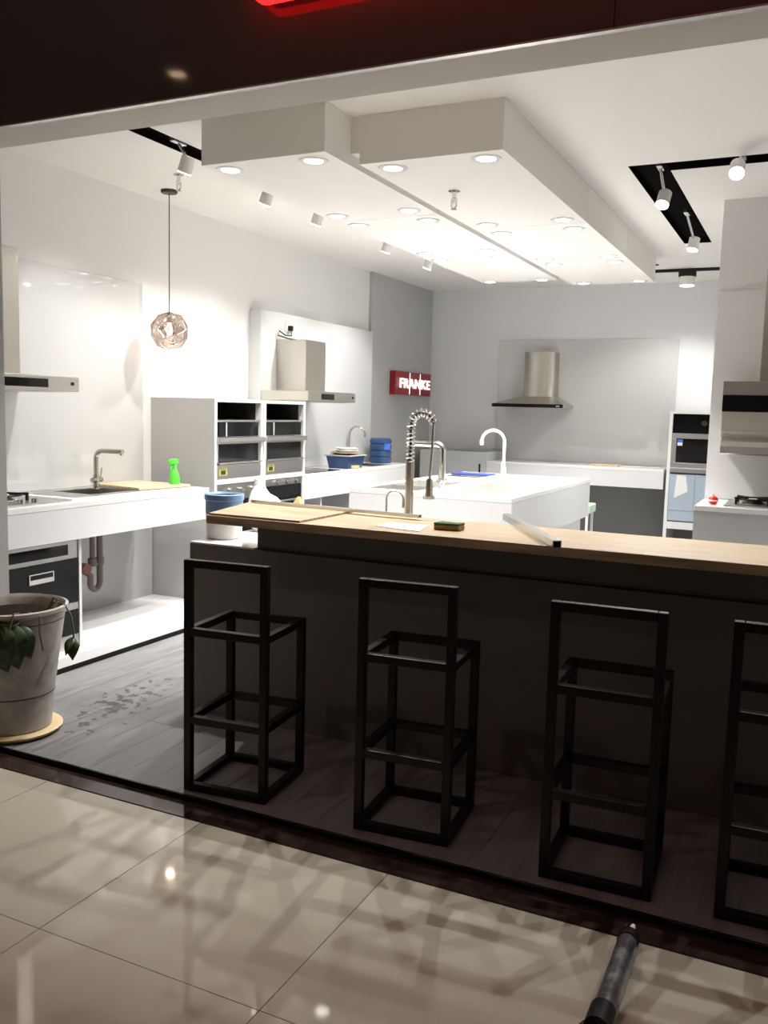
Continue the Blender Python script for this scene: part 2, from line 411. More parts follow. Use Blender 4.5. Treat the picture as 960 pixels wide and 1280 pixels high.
def track_light(base, head, aim, lab, grp, watt=TRACK_W, ang=75):
    """base on the ceiling slot, head = centre of the cylindrical head"""
    t = thing('track_spotlight', lab, 'spotlight', base, grp)
    b, h, a = Vector(base), Vector(head), Vector(aim); d = (a-h).normalized()
    MB(b).box(b.x-.018, b.x+.018, b.y-.06, b.y+.06, b.z-.035, b.z-.0005).build('adapter', 'alu', t, .003)
    MB(b).tube([(b.x, b.y, b.z-.03), h-d*.03], .009, 8).build('arm', 'alu', t)
    MB(b).tube([h-d*.05, h-d*.045, h+d*.045], .042, 22).build('head', 'whiteplastic', t)
    MB(b).tube([h+d*.043, h+d*.049], .040, 22).build('lens', 'lamp', t)
    spot('track_lamp', h+d*.065, a, watt, ang, .6, .04, (1, .965, .92), t)
for y, w in ((4.45, 'above the sink counter next to the pendant'), (5.32, 'in front of the grey cabinet side'), (6.02, 'above the tall oven cabinets'), (7.24, 'above the open steel chimney'), (8.18, 'nearest the red wall sign')):
    track_light((-3.56, y, ZC+.045), (-3.50, y, 3.01), (-4.55, y+.1, .5), 'white track spotlight in the side wall slot, '+w, 'track spotlights along the side wall', TRACK_W*1.3, 100)
track_light((-.99, 5.98, ZC+.045), (-.965, 6.02, 2.96), (-1.25, 4.4, .3), 'white track spotlight at the corner of the L shaped black slot', 'track spotlights', TRACK_W*1.5, 90)
track_light((-1.0, 7.35, ZC+.045), (-.97, 7.62, 2.96), (-1.3, 6.9, 0), 'white track spotlight at the far end of the L shaped black slot', 'track spotlights')
track_light((-.50, 5.91, ZC+.045), (-.50, 5.60, 3.0), (-.42, 4.0, 1.5), 'glaring spotlight in front of the pillar hood', 'track spotlights', TRACK_W*1.5, 100)
# surface track near back wall
t = thing('track_rail', 'thin black ceiling track close to the back wall', 'track', (-1.3, 9.9, ZC))
MB((-1.3, 9.9, ZC)).box(-1.64, -.70, 9.88, 9.92, ZC-.03, ZC-.0005).build('rail', 'black', t)
MB((-1.3, 9.9, ZC)).prism([(-1.64, 9.6), (-1.54, 9.55), (-1.64, 9.5)], ZC-.012, ZC-.0005).build('end_plate', 'black', t)
t = thing('track_spotlight', 'short black and white spotlight hanging from the thin black track', 'spotlight', (-1.30, 9.9, ZC-.03))
o = (-1.30, 9.9, ZC-.03)
MB(o).box(-1.385, -1.215, 9.86, 9.94, ZC-.085, ZC-.031).build('gear_box', 'black', t)
MB(o).lathe([(.078, -.055), (.078, -.14), (.07, -.145)], o, 22).build('head', 'whiteplastic', t)
MB(o).lathe([(0, -.149), (.068, -.149), (.068, -.145), (0, -.145)], o, 22).build('lens', 'lamp', t)
spot('track_lamp', (-1.30, 9.9, ZC-.19), (-1.6, 10.2, 0), TRACK_W*1.6, 130, .6, .05, (1, .965, .92), t)

def sprinkler(x, y, z, lab):
    t = thing('sprinkler', lab, 'sprinkler', (x, y, z)); o = (x, y, z)
    MB(o).lathe([(.035, -.0005), (.035, -.006), (.02, -.008)], o).build('plate', 'chrome', t)
    MB(o).lathe([(.014, -.006), (.014, -.045), (.020, -.05), (.020, -.065), (.012, -.07)], o, 14).build('body', 'chrome', t)
    MB(o).tube([(x-.014, y, z-.068), (x-.016, y, z-.09), (x, y, z-.105)], .0035, 6).tube([(x+.014, y, z-.068), (x+.016, y, z-.09), (x, y, z-.105)], .0035, 6).build('frame', 'nickel', t)
    MB(o).lathe([(.018, -.105), (.018, -.109)], o, 14).build('deflector', 'nickel', t)
sprinkler(-2.01, 5.05, 2.88, 'chrome fire sprinkler under the dropped ceiling box')
sprinkler(-3.99, 4.99, ZC, 'small fire sprinkler on the ceiling beside the pendant lamp')

# red illuminated sign on the fascia
t = thing('illuminated_sign', 'glowing red shop sign with rounded corner on the dark fascia', 'sign', (-.8, 2.695, 2.925))
pts = []
x0, x1, z0, z1, rr = -1.815, .25, 2.925, 3.45, .06
for cx, cz, a0 in ((x1-rr, z0+rr, -PI/2), (x1-rr, z1-rr, 0), (x0+rr, z1-rr, PI/2), (x0+rr, z0+rr, PI)):
    for k in range(7):
        a = a0+PI/2*k/6; pts.append((cx+rr*math.cos(a), cz+rr*math.sin(a)))
def plate_y(o, pts, y0, y1):
    n = len(pts); b = MB(o)
    b.add([(x, y0, z) for x, z in pts]+[(x, y1, z) for x, z in pts],
          [tuple(range(n)), tuple(range(2*n-1, n-1, -1))]+[(i, n+i, n+(i+1) % n, (i+1) % n) for i in range(n)]); return b
plate_y((-.8, 2.695, 2.925), pts, 2.635, 2.668).build('face', 'redlit', t)
plate_y((-.8, 2.695, 2.925), [(px*.985-.012, (pz-3.18)*.95+3.18) for px, pz in pts], 2.6685, 2.699).build('back_box', 'black', t)

# ------------------------------------------------------------------ plinth and sink run by the long wall
O = (-4.25, 4.4, 0)
t = thing('plinth', 'long low white plinth with black kick strip under the side wall counter', 'plinth', O)
MB(O).box(XW+.002, -3.87, 3.402, 6.785, .028, .09).build('deck', 'whitegloss', t, .003)
MB(O).box(XW+.002, -3.878, 3.402, 6.785, .001, .028).build('kick_strip', 'black', t)

O = (-4.27, 4.33, .09)
t = thing('counter', 'white cantilevered counter with sink and hob beside the tall oven cabinets', 'counter', O)
SK1 = (-4.50, -4.17, 4.33, 4.74)
MB(O).grid(-4.612, -3.93, 3.402, 5.26, .955, .99, [SK1]).build('worktop', 'whitegloss', t, .003)
MB(O).box(-3.955, -3.931, 3.402, 5.259, .765, .9545).build('front_fascia', 'white', t)
MB(O).box(-4.612, -3.956, 5.235, 5.259, .765, .9545).build('end_panel', 'white', t)
MB(O).box(-4.612, -3.956, 3.402, 4.30, .765, .78).box(-4.612, -3.956, 4.78, 5.234, .765, .78).box(-4.612, -3.956, 4.30, 4.78, .765, .772).build('bottom_panel', 'white', t)
MB(O).box(-4.612, -3.965, 4.012, 4.032, .091, .7645).build('support_panel', 'white', t)
MB(O).box(XW+.001, -4.614, 3.402, 5.445, .091, .985).build('back_panel', 'greyglass', t)
sk = MB(O).bowl(SK1[0], SK1[1], SK1[2], SK1[3], .80, .9905, .006).build('sink_bowl', 'steel2', t)
MB(O).grid(-4.56, -4.10, 4.15, 4.80, .9902, .993, [(SK1[0]+.004, SK1[1]-.004, SK1[2]+.004, SK1[3]-.004)]).build('sink_rim', 'steel2', sk)

bp = MB((-4.62, 4.37, 1.0)).box(XW+.001, -4.616, 3.402, 5.348, .992, 2.475).build('backsplash_panel', 'greypanel')
tag(bp, 'glossy grey backsplash panel behind the L shaped tap', 'wall panel')

def faucet_L(name, lab, p, dirv, h, reach, m='nickel', rs=.0165):
    """square shouldered mixer"""
    t = thing(name, lab, 'faucet', p); d = Vector(dirv).normalized(); P = Vector(p)
    MB(p).lathe([(.03, .0005), (.03, .008), (.024, .012)], p, 20).build('base', m, t)
    MB(p).tube([P+Vector((0, 0, .01)), P+Vector((0, 0, .10))], .022, 16).build('body', m, t)
    c = P+Vector((0, 0, h-.05)); pts = [P+Vector((0, 0, .095))]
    for k in range(9):
        a = PI-PI/2*k/8; pts.append(c+d*(.05+.05*math.cos(a))+Vector((0, 0, .05*math.sin(a))))
    pts.append(P+d*reach+Vector((0, 0, h)))
    MB(p).tube(pts, rs, 14).build('spout', m, t)
    MB(p).tube([P+d*(reach-.012)+Vector((0, 0, h-.012)), P+d*(reach-.012)+Vector((0, 0, h-.026))], .010, 12).build('aerator', m, t)
    s = Vector((-d.y, d.x, 0))
    hd = MB(p).tube([P+Vector((0, 0, .065))-s*.045, P+Vector((0, 0, .065))+s*.06], .018, 14).build('cartridge', m, t)
    MB(p).tube([P+Vector((0, 0, .07))+s*.05, P+Vector((0, 0, .145))+s*.052+d*.01], .005, 8).build('lever', m, hd)
    return t
faucet_L('faucet', 'brushed L shaped tap over the counter sink beside the green bottle', (-4.40, 4.62, .9931), (1, .15, 0), .265, .21)

cb = MB((-4.32, 5.0, .99)).prism([(-4.60, 4.80), (-4.13, 4.74), (-4.06, 5.21), (-4.58, 5.22)], .9935, 1.011).build('cutting_board', 'board', bev=.003)
tag(cb, 'pale wooden board lying on the counter beside the L shaped tap', 'board')

O = (-4.15, 5.14, 1.0112)
t = thing('spray_bottle', 'lime green spray bottle standing on the wooden board', 'bottle', O)
MB(O).lathe([(.034, 0), (.038, .008), (.038, .045), (.032, .075), (.02, .10), (.014, .115), (.014, .125)], O, 20).build('bottle', 'green', t)
MB(O).lathe([(.017, .12), (.017, .14), (.012, .145)], O, 16).build('collar', 'green', t)
MB(O).prism([(O[0]-.015, O[1]-.05), (O[0]+.015, O[1]-.05), (O[0]+.017, O[1]+.03), (O[0]-.017, O[1]+.03)], O[2]+.145, O[2]+.182).build('sprayer_head', 'green', t, .006)
MB(O).tube([(O[0], O[1]-.025, O[2]+.145), (O[0], O[1]-.042, O[2]+.125), (O[0], O[1]-.038, O[2]+.10)], .006, 8).build('trigger', 'green', t)
MB(O).tube([(O[0], O[1]-.05, O[2]+.168), (O[0], O[1]-.066, O[2]+.168)], .009, 10).build('nozzle', 'green', t)

def hob(name, lab, x0, x1, y0, y1, z, burners, knobs, m='steel2'):
    cx, cy = (x0+x1)/2, (y0+y1)/2; O = (cx, cy, z)
    t = thing(name, lab, 'hob', O)
    MB(O).box(x0, x1, y0, y1, z+.0005, z+.008).build('plate', m, t, .003)
    for bx, by, R in burners:
        c = (bx, by, z+.008)
        bn = MB(O).lathe([(R*.55, .0003), (R*.55, .006), (R*.42, .018), (R*.42, .024), (R*.2, .028), (0, .028)], c, 22).build('burner', 'black', t)
        MB(O).lathe([(R*.7, .0002), (R*.72, .006), (R*.6, .006), (R*.6, .0002)], c, 22).build('burner_ring', 'chrome', bn)
        for k in range(4):
            a = PI/4+PI/2*k
            g = MB(O); dx, dy = math.cos(a), math.sin(a)
            g.bar((bx+dx*R*.35, by+dy*R*.35, z+.047), (bx+dx*R*1.15, by+dy*R*1.15, z+.047), .012, .014)
            g.bar((bx+dx*R*1.1, by+dy*R*1.1, z+.0085), (bx+dx*R*1.1, by+dy*R*1.1, z+.055), .014, .014)
            g.build('pan_support', 'black', t)
        MB(O).tube([(bx+R*.9*math.cos(2*PI*k/24), by+R*.9*math.sin(2*PI*k/24), z+.042) for k in range(25)], .006, 6).build('support_ring', 'black', t)
    for kx, ky in knobs:
        MB(O).lathe([(.02, .0085), (.019, .03), (.012, .032)], (kx, ky, z), 16).build('knob', 'chrome', t)
    return t
hob('gas_hob', 'gas hob with black pan supports beside the grey entrance pier', -4.50, -4.0, 3.43, 4.0, .9905, [(-4.26, 3.70, .13)], [(-4.05, 3.66), (-4.05, 3.76)], 'steel2')

# oven below the counter
O = (-4.2, 3.71, .0905)
t = thing('built_in_oven', 'black fronted oven under the counter behind the flower pot', 'oven', O)
y0, y1, xf = 3.41, 4.008, -3.985
MB(O).box(-4.55, xf, y0, y1, .0905, .755).build('body', 'steel2', t)
MB(O).box(xf, xf+.012, y0, y1, .645, .755).build('control_panel', 'steel2', t, .002)
MB(O).box(xf+.012, xf+.014, y0+.02, 3.93, .672, .735).build('display', 'blackgloss', t)
d = MB(O).box(xf, xf+.016, y0, y1, .376, .643).build('door', 'blackgloss', t, .002)
MB(O).box(xf+.016, xf+.024, 3.625, 3.81, .533, .595).build('handle_plate', 'chrome', d, .002)
MB(O).box(xf+.024, xf+.026, 3.635, 3.80, .562, .588).build('handle_recess', 'black', d)
MB(O).box(xf, xf+.014, y0, y1, .330, .374).build('strip', 'steel2', t, .002)
MB(O).box(xf, xf+.015, y0, y1, .178, .328).build('drawer', 'blackgloss', t, .002)
MB(O).box(xf, xf+.012, y0, y1, .0905, .176).build('base_strip', 'steel2', t, .002)

# drain under sink
O = (-4.40, 4.62, .77)
t = thing('drain_trap', 'grey brown sink drain with curved trap under the counter', 'pipe', O)
MB(O).tube([(-4.40, 4.575, .762), (-4.40, 4.575, .47)], .019, 12).build('waste_pipe', 'pipe', t)
MB(O).tube([(-4.40, 4.645, .762), (-4.40, 4.645, .36)]+[(-4.40, 4.60+.045*math.cos(a), .35+.05*math.sin(a)) for a in [-PI*k/10 for k in range(11)]]+[(-4.40, 4.555, .40), (-4.42, 4.53, .43), (-4.47, 4.52, .44), (-4.612, 4.52, .44)], .022, 12).build('trap', 'pipe', t)
MB(O).tube([(-4.40, 4.645, .52), (-4.40, 4.645, .47)], .030, 14).build('coupling', 'pipe', t)
MB(O).tube([(-4.40, 4.575, .52), (-4.40, 4.575, .47)], .030, 14).build('coupling', 'pipe', t)
MB(O).tube([(-4.40, 4.575, .475), (-4.40, 4.62, .475)], .014, 10).build('cross_pipe', 'pipe', t)
MB(O).tube([(-4.44, 4.53, .455), (-4.39, 4.52, .455)], .034, 14).build('cap_nut', 'piper', t)

# wall hoods with a flat canopy
def hood_T(lab, xb, xf, y0, y1, z0, z1, cy0, cy1, cxf, ctop, disp):
    O = (xb, (y0+y1)/2, z0); t = thing('range_hood', lab, 'range hood', O)
    MB(O).box(xb, xf, y0, y1, z0, z1).build('canopy', 'steel', t, .004)
    MB(O).box(xb, cxf, cy0, cy1, z1+.0005, ctop).build('chimney', 'steel', t, .003)
    MB(O).box(xf, xf+.003, disp[0], disp[1], z0+.02, z1-.02).build('display', 'blackgloss', t)
    MB(O).box(xf, xf+.003, y1-.07, y1-.045, (z0+z1)/2-.008, (z0+z1)/2+.012).build('badge', 'blackgloss', t)
    MB(O).box(xb+.05, xf-.06, y0+.06, y1-.06, z0-.006, z0-.0005).build('filter', 'steel2', t)
    return t
hood_T('flat steel range hood above the gas hob beside the grey pier', -4.615, -4.10, 3.402, 4.17, 1.645, 1.735, 3.56, 3.90, -4.30, 2.475, (3.45, 3.92))
hood_T('flat steel range hood with open chimney beside the wall socket', -4.507, -4.01, 6.79, 7.68, 1.645, 1.735, 7.04, 7.40, -4.19, 2.20, (7.02, 7.25))

# ------------------------------------------------------------------ tall oven cabinets
XF = -4.03
def tall_cabinet(lab, y0, y1):
    O = (-4.33, (y0+y1)/2, .0905); t = thing('tall_cabinet', lab, 'cabinet', O); T = .03
    MB(O).box(XW+.002, XF, y0, y0+T, .0905, 1.638).build('side_panel', 'greylac', t, .002)
    MB(O).box(XW+.002, XF, y1-T, y1, .0905, 1.638).build('side_panel', 'white', t, .002)
    for a, b in ((y0, y0+T), (y1-T, y1)):
        MB(O).box(XF+.0002, XF+.006, a, b, .0905, 1.638).build('edge_band', 'whitegloss', t)
    MB(O).box(XW+.002, XF+.006, y0+T, y1-T, 1.612, 1.638).build('top_panel', 'whitegloss', t, .002)
    MB(O).box(XW+.002, XF+.006, y0+T, y1-T, .988, 1.025).build('shelf', 'whitegloss', t, .002)
    MB(O).box(XW+.002, XF+.006, y0+T, y1-T, .0905, .13).build('bottom_panel', 'whitegloss', t, .002)
    MB(O).box(XW+.002, XW+.012, y0+T, y1-T, .13, 1.612).build('back_panel', 'liner', t)
    ln = MB(O)
    ln.box(XW+.012, XF-.05, y0+T, y0+T+.003, 1.48, 1.612).box(XW+.012, XF-.05, y1-T-.003, y1-T, 1.48, 1.612)
    ln.box(XW+.012, XF-.01, y0+T+.003, y1-T-.003, 1.608, 1.612).box(-4.42, -4.41, y0+T+.003, y1-T-.003, 1.48, 1.608)
    ln.build('niche_liner', 'liner', t)
    return t
CY = ((5.452, 6.103), (6.115, 6.768))
tall_cabinet('tall open white oven cabinet with grey side next to the sink counter', *CY[0])
tall_cabinet('tall open white oven cabinet next to the steel chimney hood', *CY[1])
for ci, (a, b) in enumerate(CY):
    y0, y1 = a+.034, b-.034
    where = ('in the cabinet with the grey side', 'in the cabinet next to the chimney hood')[ci]
    # oven on the shelf
    O = (-4.3, (y0+y1)/2, 1.0255)
    t = thing('built_in_oven', 'steel oven with yellow energy label '+where, 'oven', O)
    MB(O).box(-4.58, XF-.02, y0, y1, 1.0255, 1.295).build('body', 'darkgrey', t)
    d = MB(O).box(XF-.02, XF-.006, y0, y1, 1.16, 1.293).build('door', 'darkglass', t, .002)
    MB(O).box(XF-.012, XF-.004, y0, y0+.025, 1.15, 1.293).build('door_frame', 'steel2', d)
    MB(O).box(XF-.012, XF-.004, y1-.02, y1, 1.15, 1.293).build('door_frame', 'steel2', d)
    MB(O).box(XF-.02, XF+.03, y0+.01, y1-.01, 1.142, 1.156).build('tray', 'steel2', t, .002)
    MB(O).box(XF-.02, XF+.0, y0, y1, 1.027, 1.138).build('front_panel', 'steel2', t, .003)
    lb = MB(O).box(XF+.0, XF+.002, y0+.03, y0+.13, 1.055, 1.11).build('energy_label', 'label', t)
    MB(O).box(XF+.002, XF+.003, y0+.05, y0+.11, 1.063, 1.093).build('label_print', 'labelblk', lb)
    # microwave above
    O = (-4.3, (y0+y1)/2, 1.297)
    t = thing('microwave', 'dark glass microwave with steel handle bar '+where, 'microwave', O)
    MB(O).box(-4.50, XF-.02, y0, y1, 1.2955, 1.478).build('body', 'steel2', t)
    MB(O).box(XF-.02, XF-.004, y0, y1, 1.463, 1.478).build('top_strip', 'steel2', t)
    d = MB(O).box(XF-.02, XF-.006, y0+.03, y1-.02, 1.352, 1.462).build('door', 'darkglass', t, .002)
    MB(O).box(XF-.006, XF-.003, y0+.12, y0+.135, 1.355, 1.46).build('inner_frame', 'greylac', d)
    MB(O).box(XF+.0075, XF+.035, y0-.01, y1+.03, 1.305, 1.345).build('handle_bar', 'steel2', t, .006)
    # lower oven with knobs
    O = (-4.3, (y0+y1)/2, .131)
    t = thing('built_in_oven', ('lower oven with three round knobs behind the blue bucket', 'lower oven half hidden behind the white plastic bag')[ci], 'oven', O)
    MB(O).box(-4.58, XF-.02, y0, y1, .131, .984).build('body', 'darkgrey', t)
    MB(O).box(XF-.02, XF-.004, y0, y1, .86 if ci == 0 else .93, .984).build('control_panel', 'steel2', t, .002)
    MB(O).box(XF-.02, XF-.006, y0, y1, .35, .855 if ci == 0 else .925).build('door', 'blackgloss', t, .002)
    for k in range(3):
        yk = y0+.17+k*.15
        MB(O).tube([(XF-.004, yk, .935 if ci == 0 else .957), (XF+.024, yk, .935 if ci == 0 else .957)], .016, 14).build('knob', 'chrome', t)
    MB(O).tube([(XF+.03, y0+.06, .80), (XF+.03, y1-.06, .80)], .009, 10).build('handle', 'steel2', t)

# ------------------------------------------------------------------ second wall panel, socket, far side counter
bp = MB((-4.56, 7.8, 1.0)).box(XW+.001, -4.508, 6.78, 9.02, 1.002, 2.45).build('backsplash_panel', 'greyboard', bev=.004)
tag(bp, 'thick pale grey backsplash board behind the open steel chimney', 'wall panel')
O = (-4.507, 7.23, 2.33)
t = thing('wall_socket', 'white wall socket above the open steel chimney', 'socket', O)
MB(O).box(-4.5075, -4.497, 7.185, 7.275, 2.29, 2.38).build('plate', 'whiteplastic', t, .004)
t = thing('power_cord', 'black plug and looping cord above the steel chimney', 'cord', (-4.495, 7.235, 2.32))
O = (-4.495, 7.235, 2.32)
MB(O).box(-4.4965, -4.46, 7.215, 7.258, 2.296, 2.345).build('plug', 'black', t, .006)
MB(O).tube([(-4.47, 7.235, 2.296), (-4.46, 7.22, 2.25), (-4.45, 7.10, 2.245), (-4.47, 7.03, 2.28), (-4.48, 7.02, 2.24), (-4.42, 7.10, 2.215), (-4.36, 7.2, 2.205)], .006, 8).build('cable', 'black', t)

O = (-4.3, 7.95, .78)
t = thing('counter', 'white side wall counter carrying the blue tub and water bottle', 'counter', O)
SK2 = (-4.42, -4.10, 8.25, 8.72)
MB(O).grid(-4.506, -4.03, 6.79, 9.10, .965, 1.0, [SK2]).build('worktop', 'whitegloss', t, .003)
MB(O).box(XW+.002, -4.5075, 6.79, 9.10, .965, 1.0).build('back_strip', 'whitegloss', t)
MB(O).box(-4.055, -4.031, 6.79, 9.10, .775, .9645).build('front_fascia', 'white', t)
MB(O).box(XW+.002, -4.056, 9.08, 9.10, .001, .9645).build('end_panel', 'white', t)
for y in (7.12, 7.78): MB(O).box(XW+.002, -4.06, y, y+.025, .001, .9645).build('support_panel', 'white', t)
MB(O).box(XW+.002, XW+.012, 6.79, 9.08, .001, .9645).build('back_panel', 'greyboard', t)
MB(O).bowl(*SK2, .83, 1.0005, .006).build('sink_bowl', 'steel2', t)
hb2 = thing('induction_hob', 'flat black glass hob next to the tall oven cabinets', 'hob', (-4.26, 7.18, 1.0))
MB((-4.26, 7.18, 1.0)).box(-4.46, -4.06, 6.84, 7.48, 1.0005, 1.006).build('glass', 'blackgloss', hb2)
MB((-4.26, 7.18, 1.0)).box(-4.465, -4.055, 6.835, 6.84, 1.0005, 1.008).box(-4.465, -4.055, 7.48, 7.485, 1.0005, 1.008).build('edge_trim', 'steel2', hb2)

def gooseneck(name, lab, p, dirv, h, reach, r=.012, m='chrome', end=.06, handle=True):
    t = thing(name, lab, 'faucet', p); P = Vector(p); d = Vector(dirv).normalized(); R = reach/2
    MB(p).lathe([(r*2.1, .0005), (r*2.1, .008), (r*1.7, .012), (r*1.7, .075), (r*1.2, .085)], p, 18).build('base', m, t)
    pts = [P+Vector((0, 0, .08))]
    for k in range(17):
        a = PI-PI*k/16*.97; pts.append(P+d*(R+R*math.cos(a))+Vector((0, 0, h-R+R*math.sin(a))))
    pts.append(pts[-1]+Vector((0, 0, -end)))
    MB(p).tube(pts, r, 12).build('spout', m, t)
    e = pts[-1]
    MB(p).tube([e+Vector((0, 0, .03)), e-Vector((0, 0, .012))], r*1.35, 12).build('spray_end', m, t)
    if handle:
        s = Vector((-d.y, d.x, 0))
        MB(p).tube([P+s*r*1.5+Vector((0, 0, .05)), P+s*.06+Vector((0, 0, .06)), P+s*.075+Vector((0, 0, .12))], .006, 8).build('lever', m, t)
    return t
gooseneck('faucet', 'slim gooseneck tap behind the blue tub by the wall board', (-4.47, 8.44, 1.0005), (1, .25, 0), .40, .17, .011, 'nickel', .02, False)

O = (-4.20, 7.86, 1.0005)
t = thing('washing_tub', 'dark blue rectangular plastic tub on the white counter', 'tub', O)
def tub(O, a0, b0, a1, b1, h, t0=.006):
    vs = []; 
    for (a, b, z) in ((a0, b0, 0), (a1, b1, h), (a1-t0, b1-t0, h), (a0-t0, b0-t0, t0)):
        vs += [(O[0]+sx*a, O[1]+sy*b, O[2]+z) for sx, sy in ((-1, -1), (1, -1), (1, 1), (-1, 1))]
    fs = [(3, 2, 1, 0), (12, 13, 14, 15)]
    for k in range(3):
        for i in range(4): fs.append((k*4+i, k*4+(i+1) % 4, k*4+4+(i+1) % 4, k*4+4+i))
    return MB(O).add(vs, fs)
tub(O, .11, .145, .13, .17, .12).build('tub_body', 'blue', t, .003)
MB(O).grid(O[0]-.145, O[0]+.145, O[1]-.185, O[1]+.185, O[2]+.1205, O[2]+.132, [(O[0]-.122, O[0]+.122, O[1]-.162, O[1]+.162)]).build('rim', 'greylac', t, .003)
lid = thing('stacked_dishes', 'stack of pale dishes lying on the blue tub', 'dishes', (O[0], O[1], O[2]+.1325))
z = O[2]+.1325
for k, (R, hh) in enumerate(((.15, .02), (.13, .022), (.11, .02))):
    MB((O[0], O[1], O[2]+.1325)).lathe([(R*.6, .0005), (R, hh), (R-.004, hh+.003), (R*.6, .006)], (O[0]-.01, O[1]+.02*k, z), 26).build('dish', ('board', 'whiteplastic', 'whiteplastic')[k], lid)
    z += hh+.0005
o = MB((-4.085, 7.80, 1.0005)).prism([(-4.085, 7.76), (-4.036, 7.77), (-4.04, 7.86), (-4.087, 7.85)], 1.0005, 1.03).build('sponge', 'yellow', bev=.006)
tag(o, 'small yellow sponge in front of the blue tub', 'sponge')

O = (-4.33, 8.92, 1.0005)
t = thing('water_bottle', 'large ribbed blue water bottle on the end of the side counter', 'bottle', O)
MB(O).lathe([(.11, 0), (.122, .012), (.122, .06), (.113, .07), (.122, .08), (.122, .13), (.113, .14), (.122, .15), (.122, .20), (.113, .21), (.122, .22), (.122, .255), (.10, .275), (.0, .278)], O, 26).build('body', 'bluetr', t)
MB(O).tube([(O[0]+.118, O[1]-.06, O[2]+.13), (O[0]+.126, O[1]-.02, O[2]+.13)], .004, 6).build('handle', 'bluetr', t)
b = MB(O); b.sm = True
vs = []; fs = []
for k in range(7):
    a = -.75+k*.12
    vs += [(O[0]+.1225*math.cos(a), O[1]+.1225*math.sin(a), O[2]+zz) for zz in (.152, .218)]
for k in range(6): fs.append((2*k, 2*k+2, 2*k+3, 2*k+1))
b.add(vs, fs).build('sticker', 'bluelab', t)

# corner sign
O = (-4.58, 10.17, 1.77)
t = thing('wall_sign', 'dark red sign with white lettering on the grey corner wall', 'sign', O)
def wx(y): return XW+.035+(y-9.15)/(YB-9.15)*(.03)
a = MB(O)
a.prism([(wx(9.65)+.001, 9.65), (wx(9.65)+.075, 9.65), (wx(10.69)+.075, 10.69), (wx(10.69)+.001, 10.69)], 1.775, 2.055)
a.build('box', 'red', t, .003)
for yy in (10.052, 10.358):
    MB(O).box(wx(yy)+.0752, wx(yy)+.079, yy-.008, yy+.008, 1.785, 2.045).build('divider', 'signwhite', t)
cu = bpy.data.curves.new('lettering', 'FONT'); cu.body = 'FRANKE'; cu.align_x = 'CENTER'; cu.align_y = 'CENTER'; cu.size = .20; cu.extrude = .004; cu.offset = .006; cu.space_character = 1.08
tmp = bpy.data.objects.new('tmp', cu); C.objects.link(tmp)
dg = bpy.context.evaluated_depsgraph_get(); me = bpy.data.meshes.new_from_object(tmp.evaluated_get(dg)); bpy.data.objects.remove(tmp)
me.name = 'lettering'; me.materials.clear(); me.materials.append(M['signwhite'])
xs = [v.co.x for v in me.vertices]; ysz = [v.co.y for v in me.vertices]
sx = .92/(max(xs)-min(xs)); sy = .115/(max(ysz)-min(ysz))
for v in me.vertices: v.co.x = (v.co.x-(max(xs)+min(xs))/2)*sx; v.co.y = (v.co.y-(max(ysz)+min(ysz))/2)*sy
lo = bpy.data.objects.new('lettering', me); C.objects.link(lo); lo.parent = t
lo.matrix_local = Matrix.Translation(Vector((wx(10.2)+.085-O[0], 10.20-O[1], 1.915-O[2]))) @ Matrix(((0, 0, 1, 0), (1, 0, 0, 0), (0, 1, 0, 0), (0, 0, 0, 1)))

# ------------------------------------------------------------------ back wall
bp = MB((-2.55, 10.83, 1.0)).box(-3.63, -1.465, 10.825, YB-.001, 1.012, 2.49).build('backsplash_panel', 'greypanel')
tag(bp, 'glossy grey glass backsplash panel behind the black edged hood', 'wall panel')
O = (-2.5, 10.5, .79)
t = thing('counter', 'white counter along the back wall below the black edged hood', 'counter', O)
MB(O).box(-3.528, -1.46, 10.2, 10.823, .975, 1.01).build('worktop', 'whitegloss', t, .003)
MB(O).box(-3.528, -1.46, 10.201, 10.225, .79, .9745).build('front_fascia', 'white', t)
MB(O).box(-1.485, -1.461, 10.226, 10.823, .79, .9745).build('end_panel', 'greylac', t)
MB(O).box(-3.528, -1.486, 10.226, 10.82, .79, .80).build('bottom_panel', 'white', t)
MB(O).box(-3.528, -1.46, 10.80, 10.823, .001, .789).build('back_panel', 'darkgrey', t)
O = (-3.96, 10.5, 0)
t = thing('corner_cabinet', 'raised pale corner cabinet with dark top in front of the sign wall', 'cabinet', O)
MB(O).box(-4.40, -3.535, 10.2, 10.82, .001, 1.112).build('body', 'greyboard', t, .003)
MB(O).box(-3.95, -3.535, 10.20, 10.80, 1.1125, 1.128).build('dark_top', 'darkgrey', t)
MB(O).box(-3.62, -3.60, 10.19, 10.1995, .80, .97).build('handle', 'black', t)
MB(O).box(-4.40, -3.535, 10.195, 10.1995, .76, .766).build('drawer_gap', 'black', t)
O = (-2.1, 10.5, 1.0105)
o = MB(O).box(-2.30, -1.98, 10.26, 10.50, 1.0105, 1.03).build('cutting_board', 'board', bev=.003); tag(o, 'small wooden board on the back wall counter', 'board')
o = MB(O).box(-1.96, -1.52, 10.24, 10.30, 1.0105, 1.022).build('metal_strip', 'steel2', bev=.003); tag(o, 'thin steel strip lying on the back wall counter', 'metal strip')

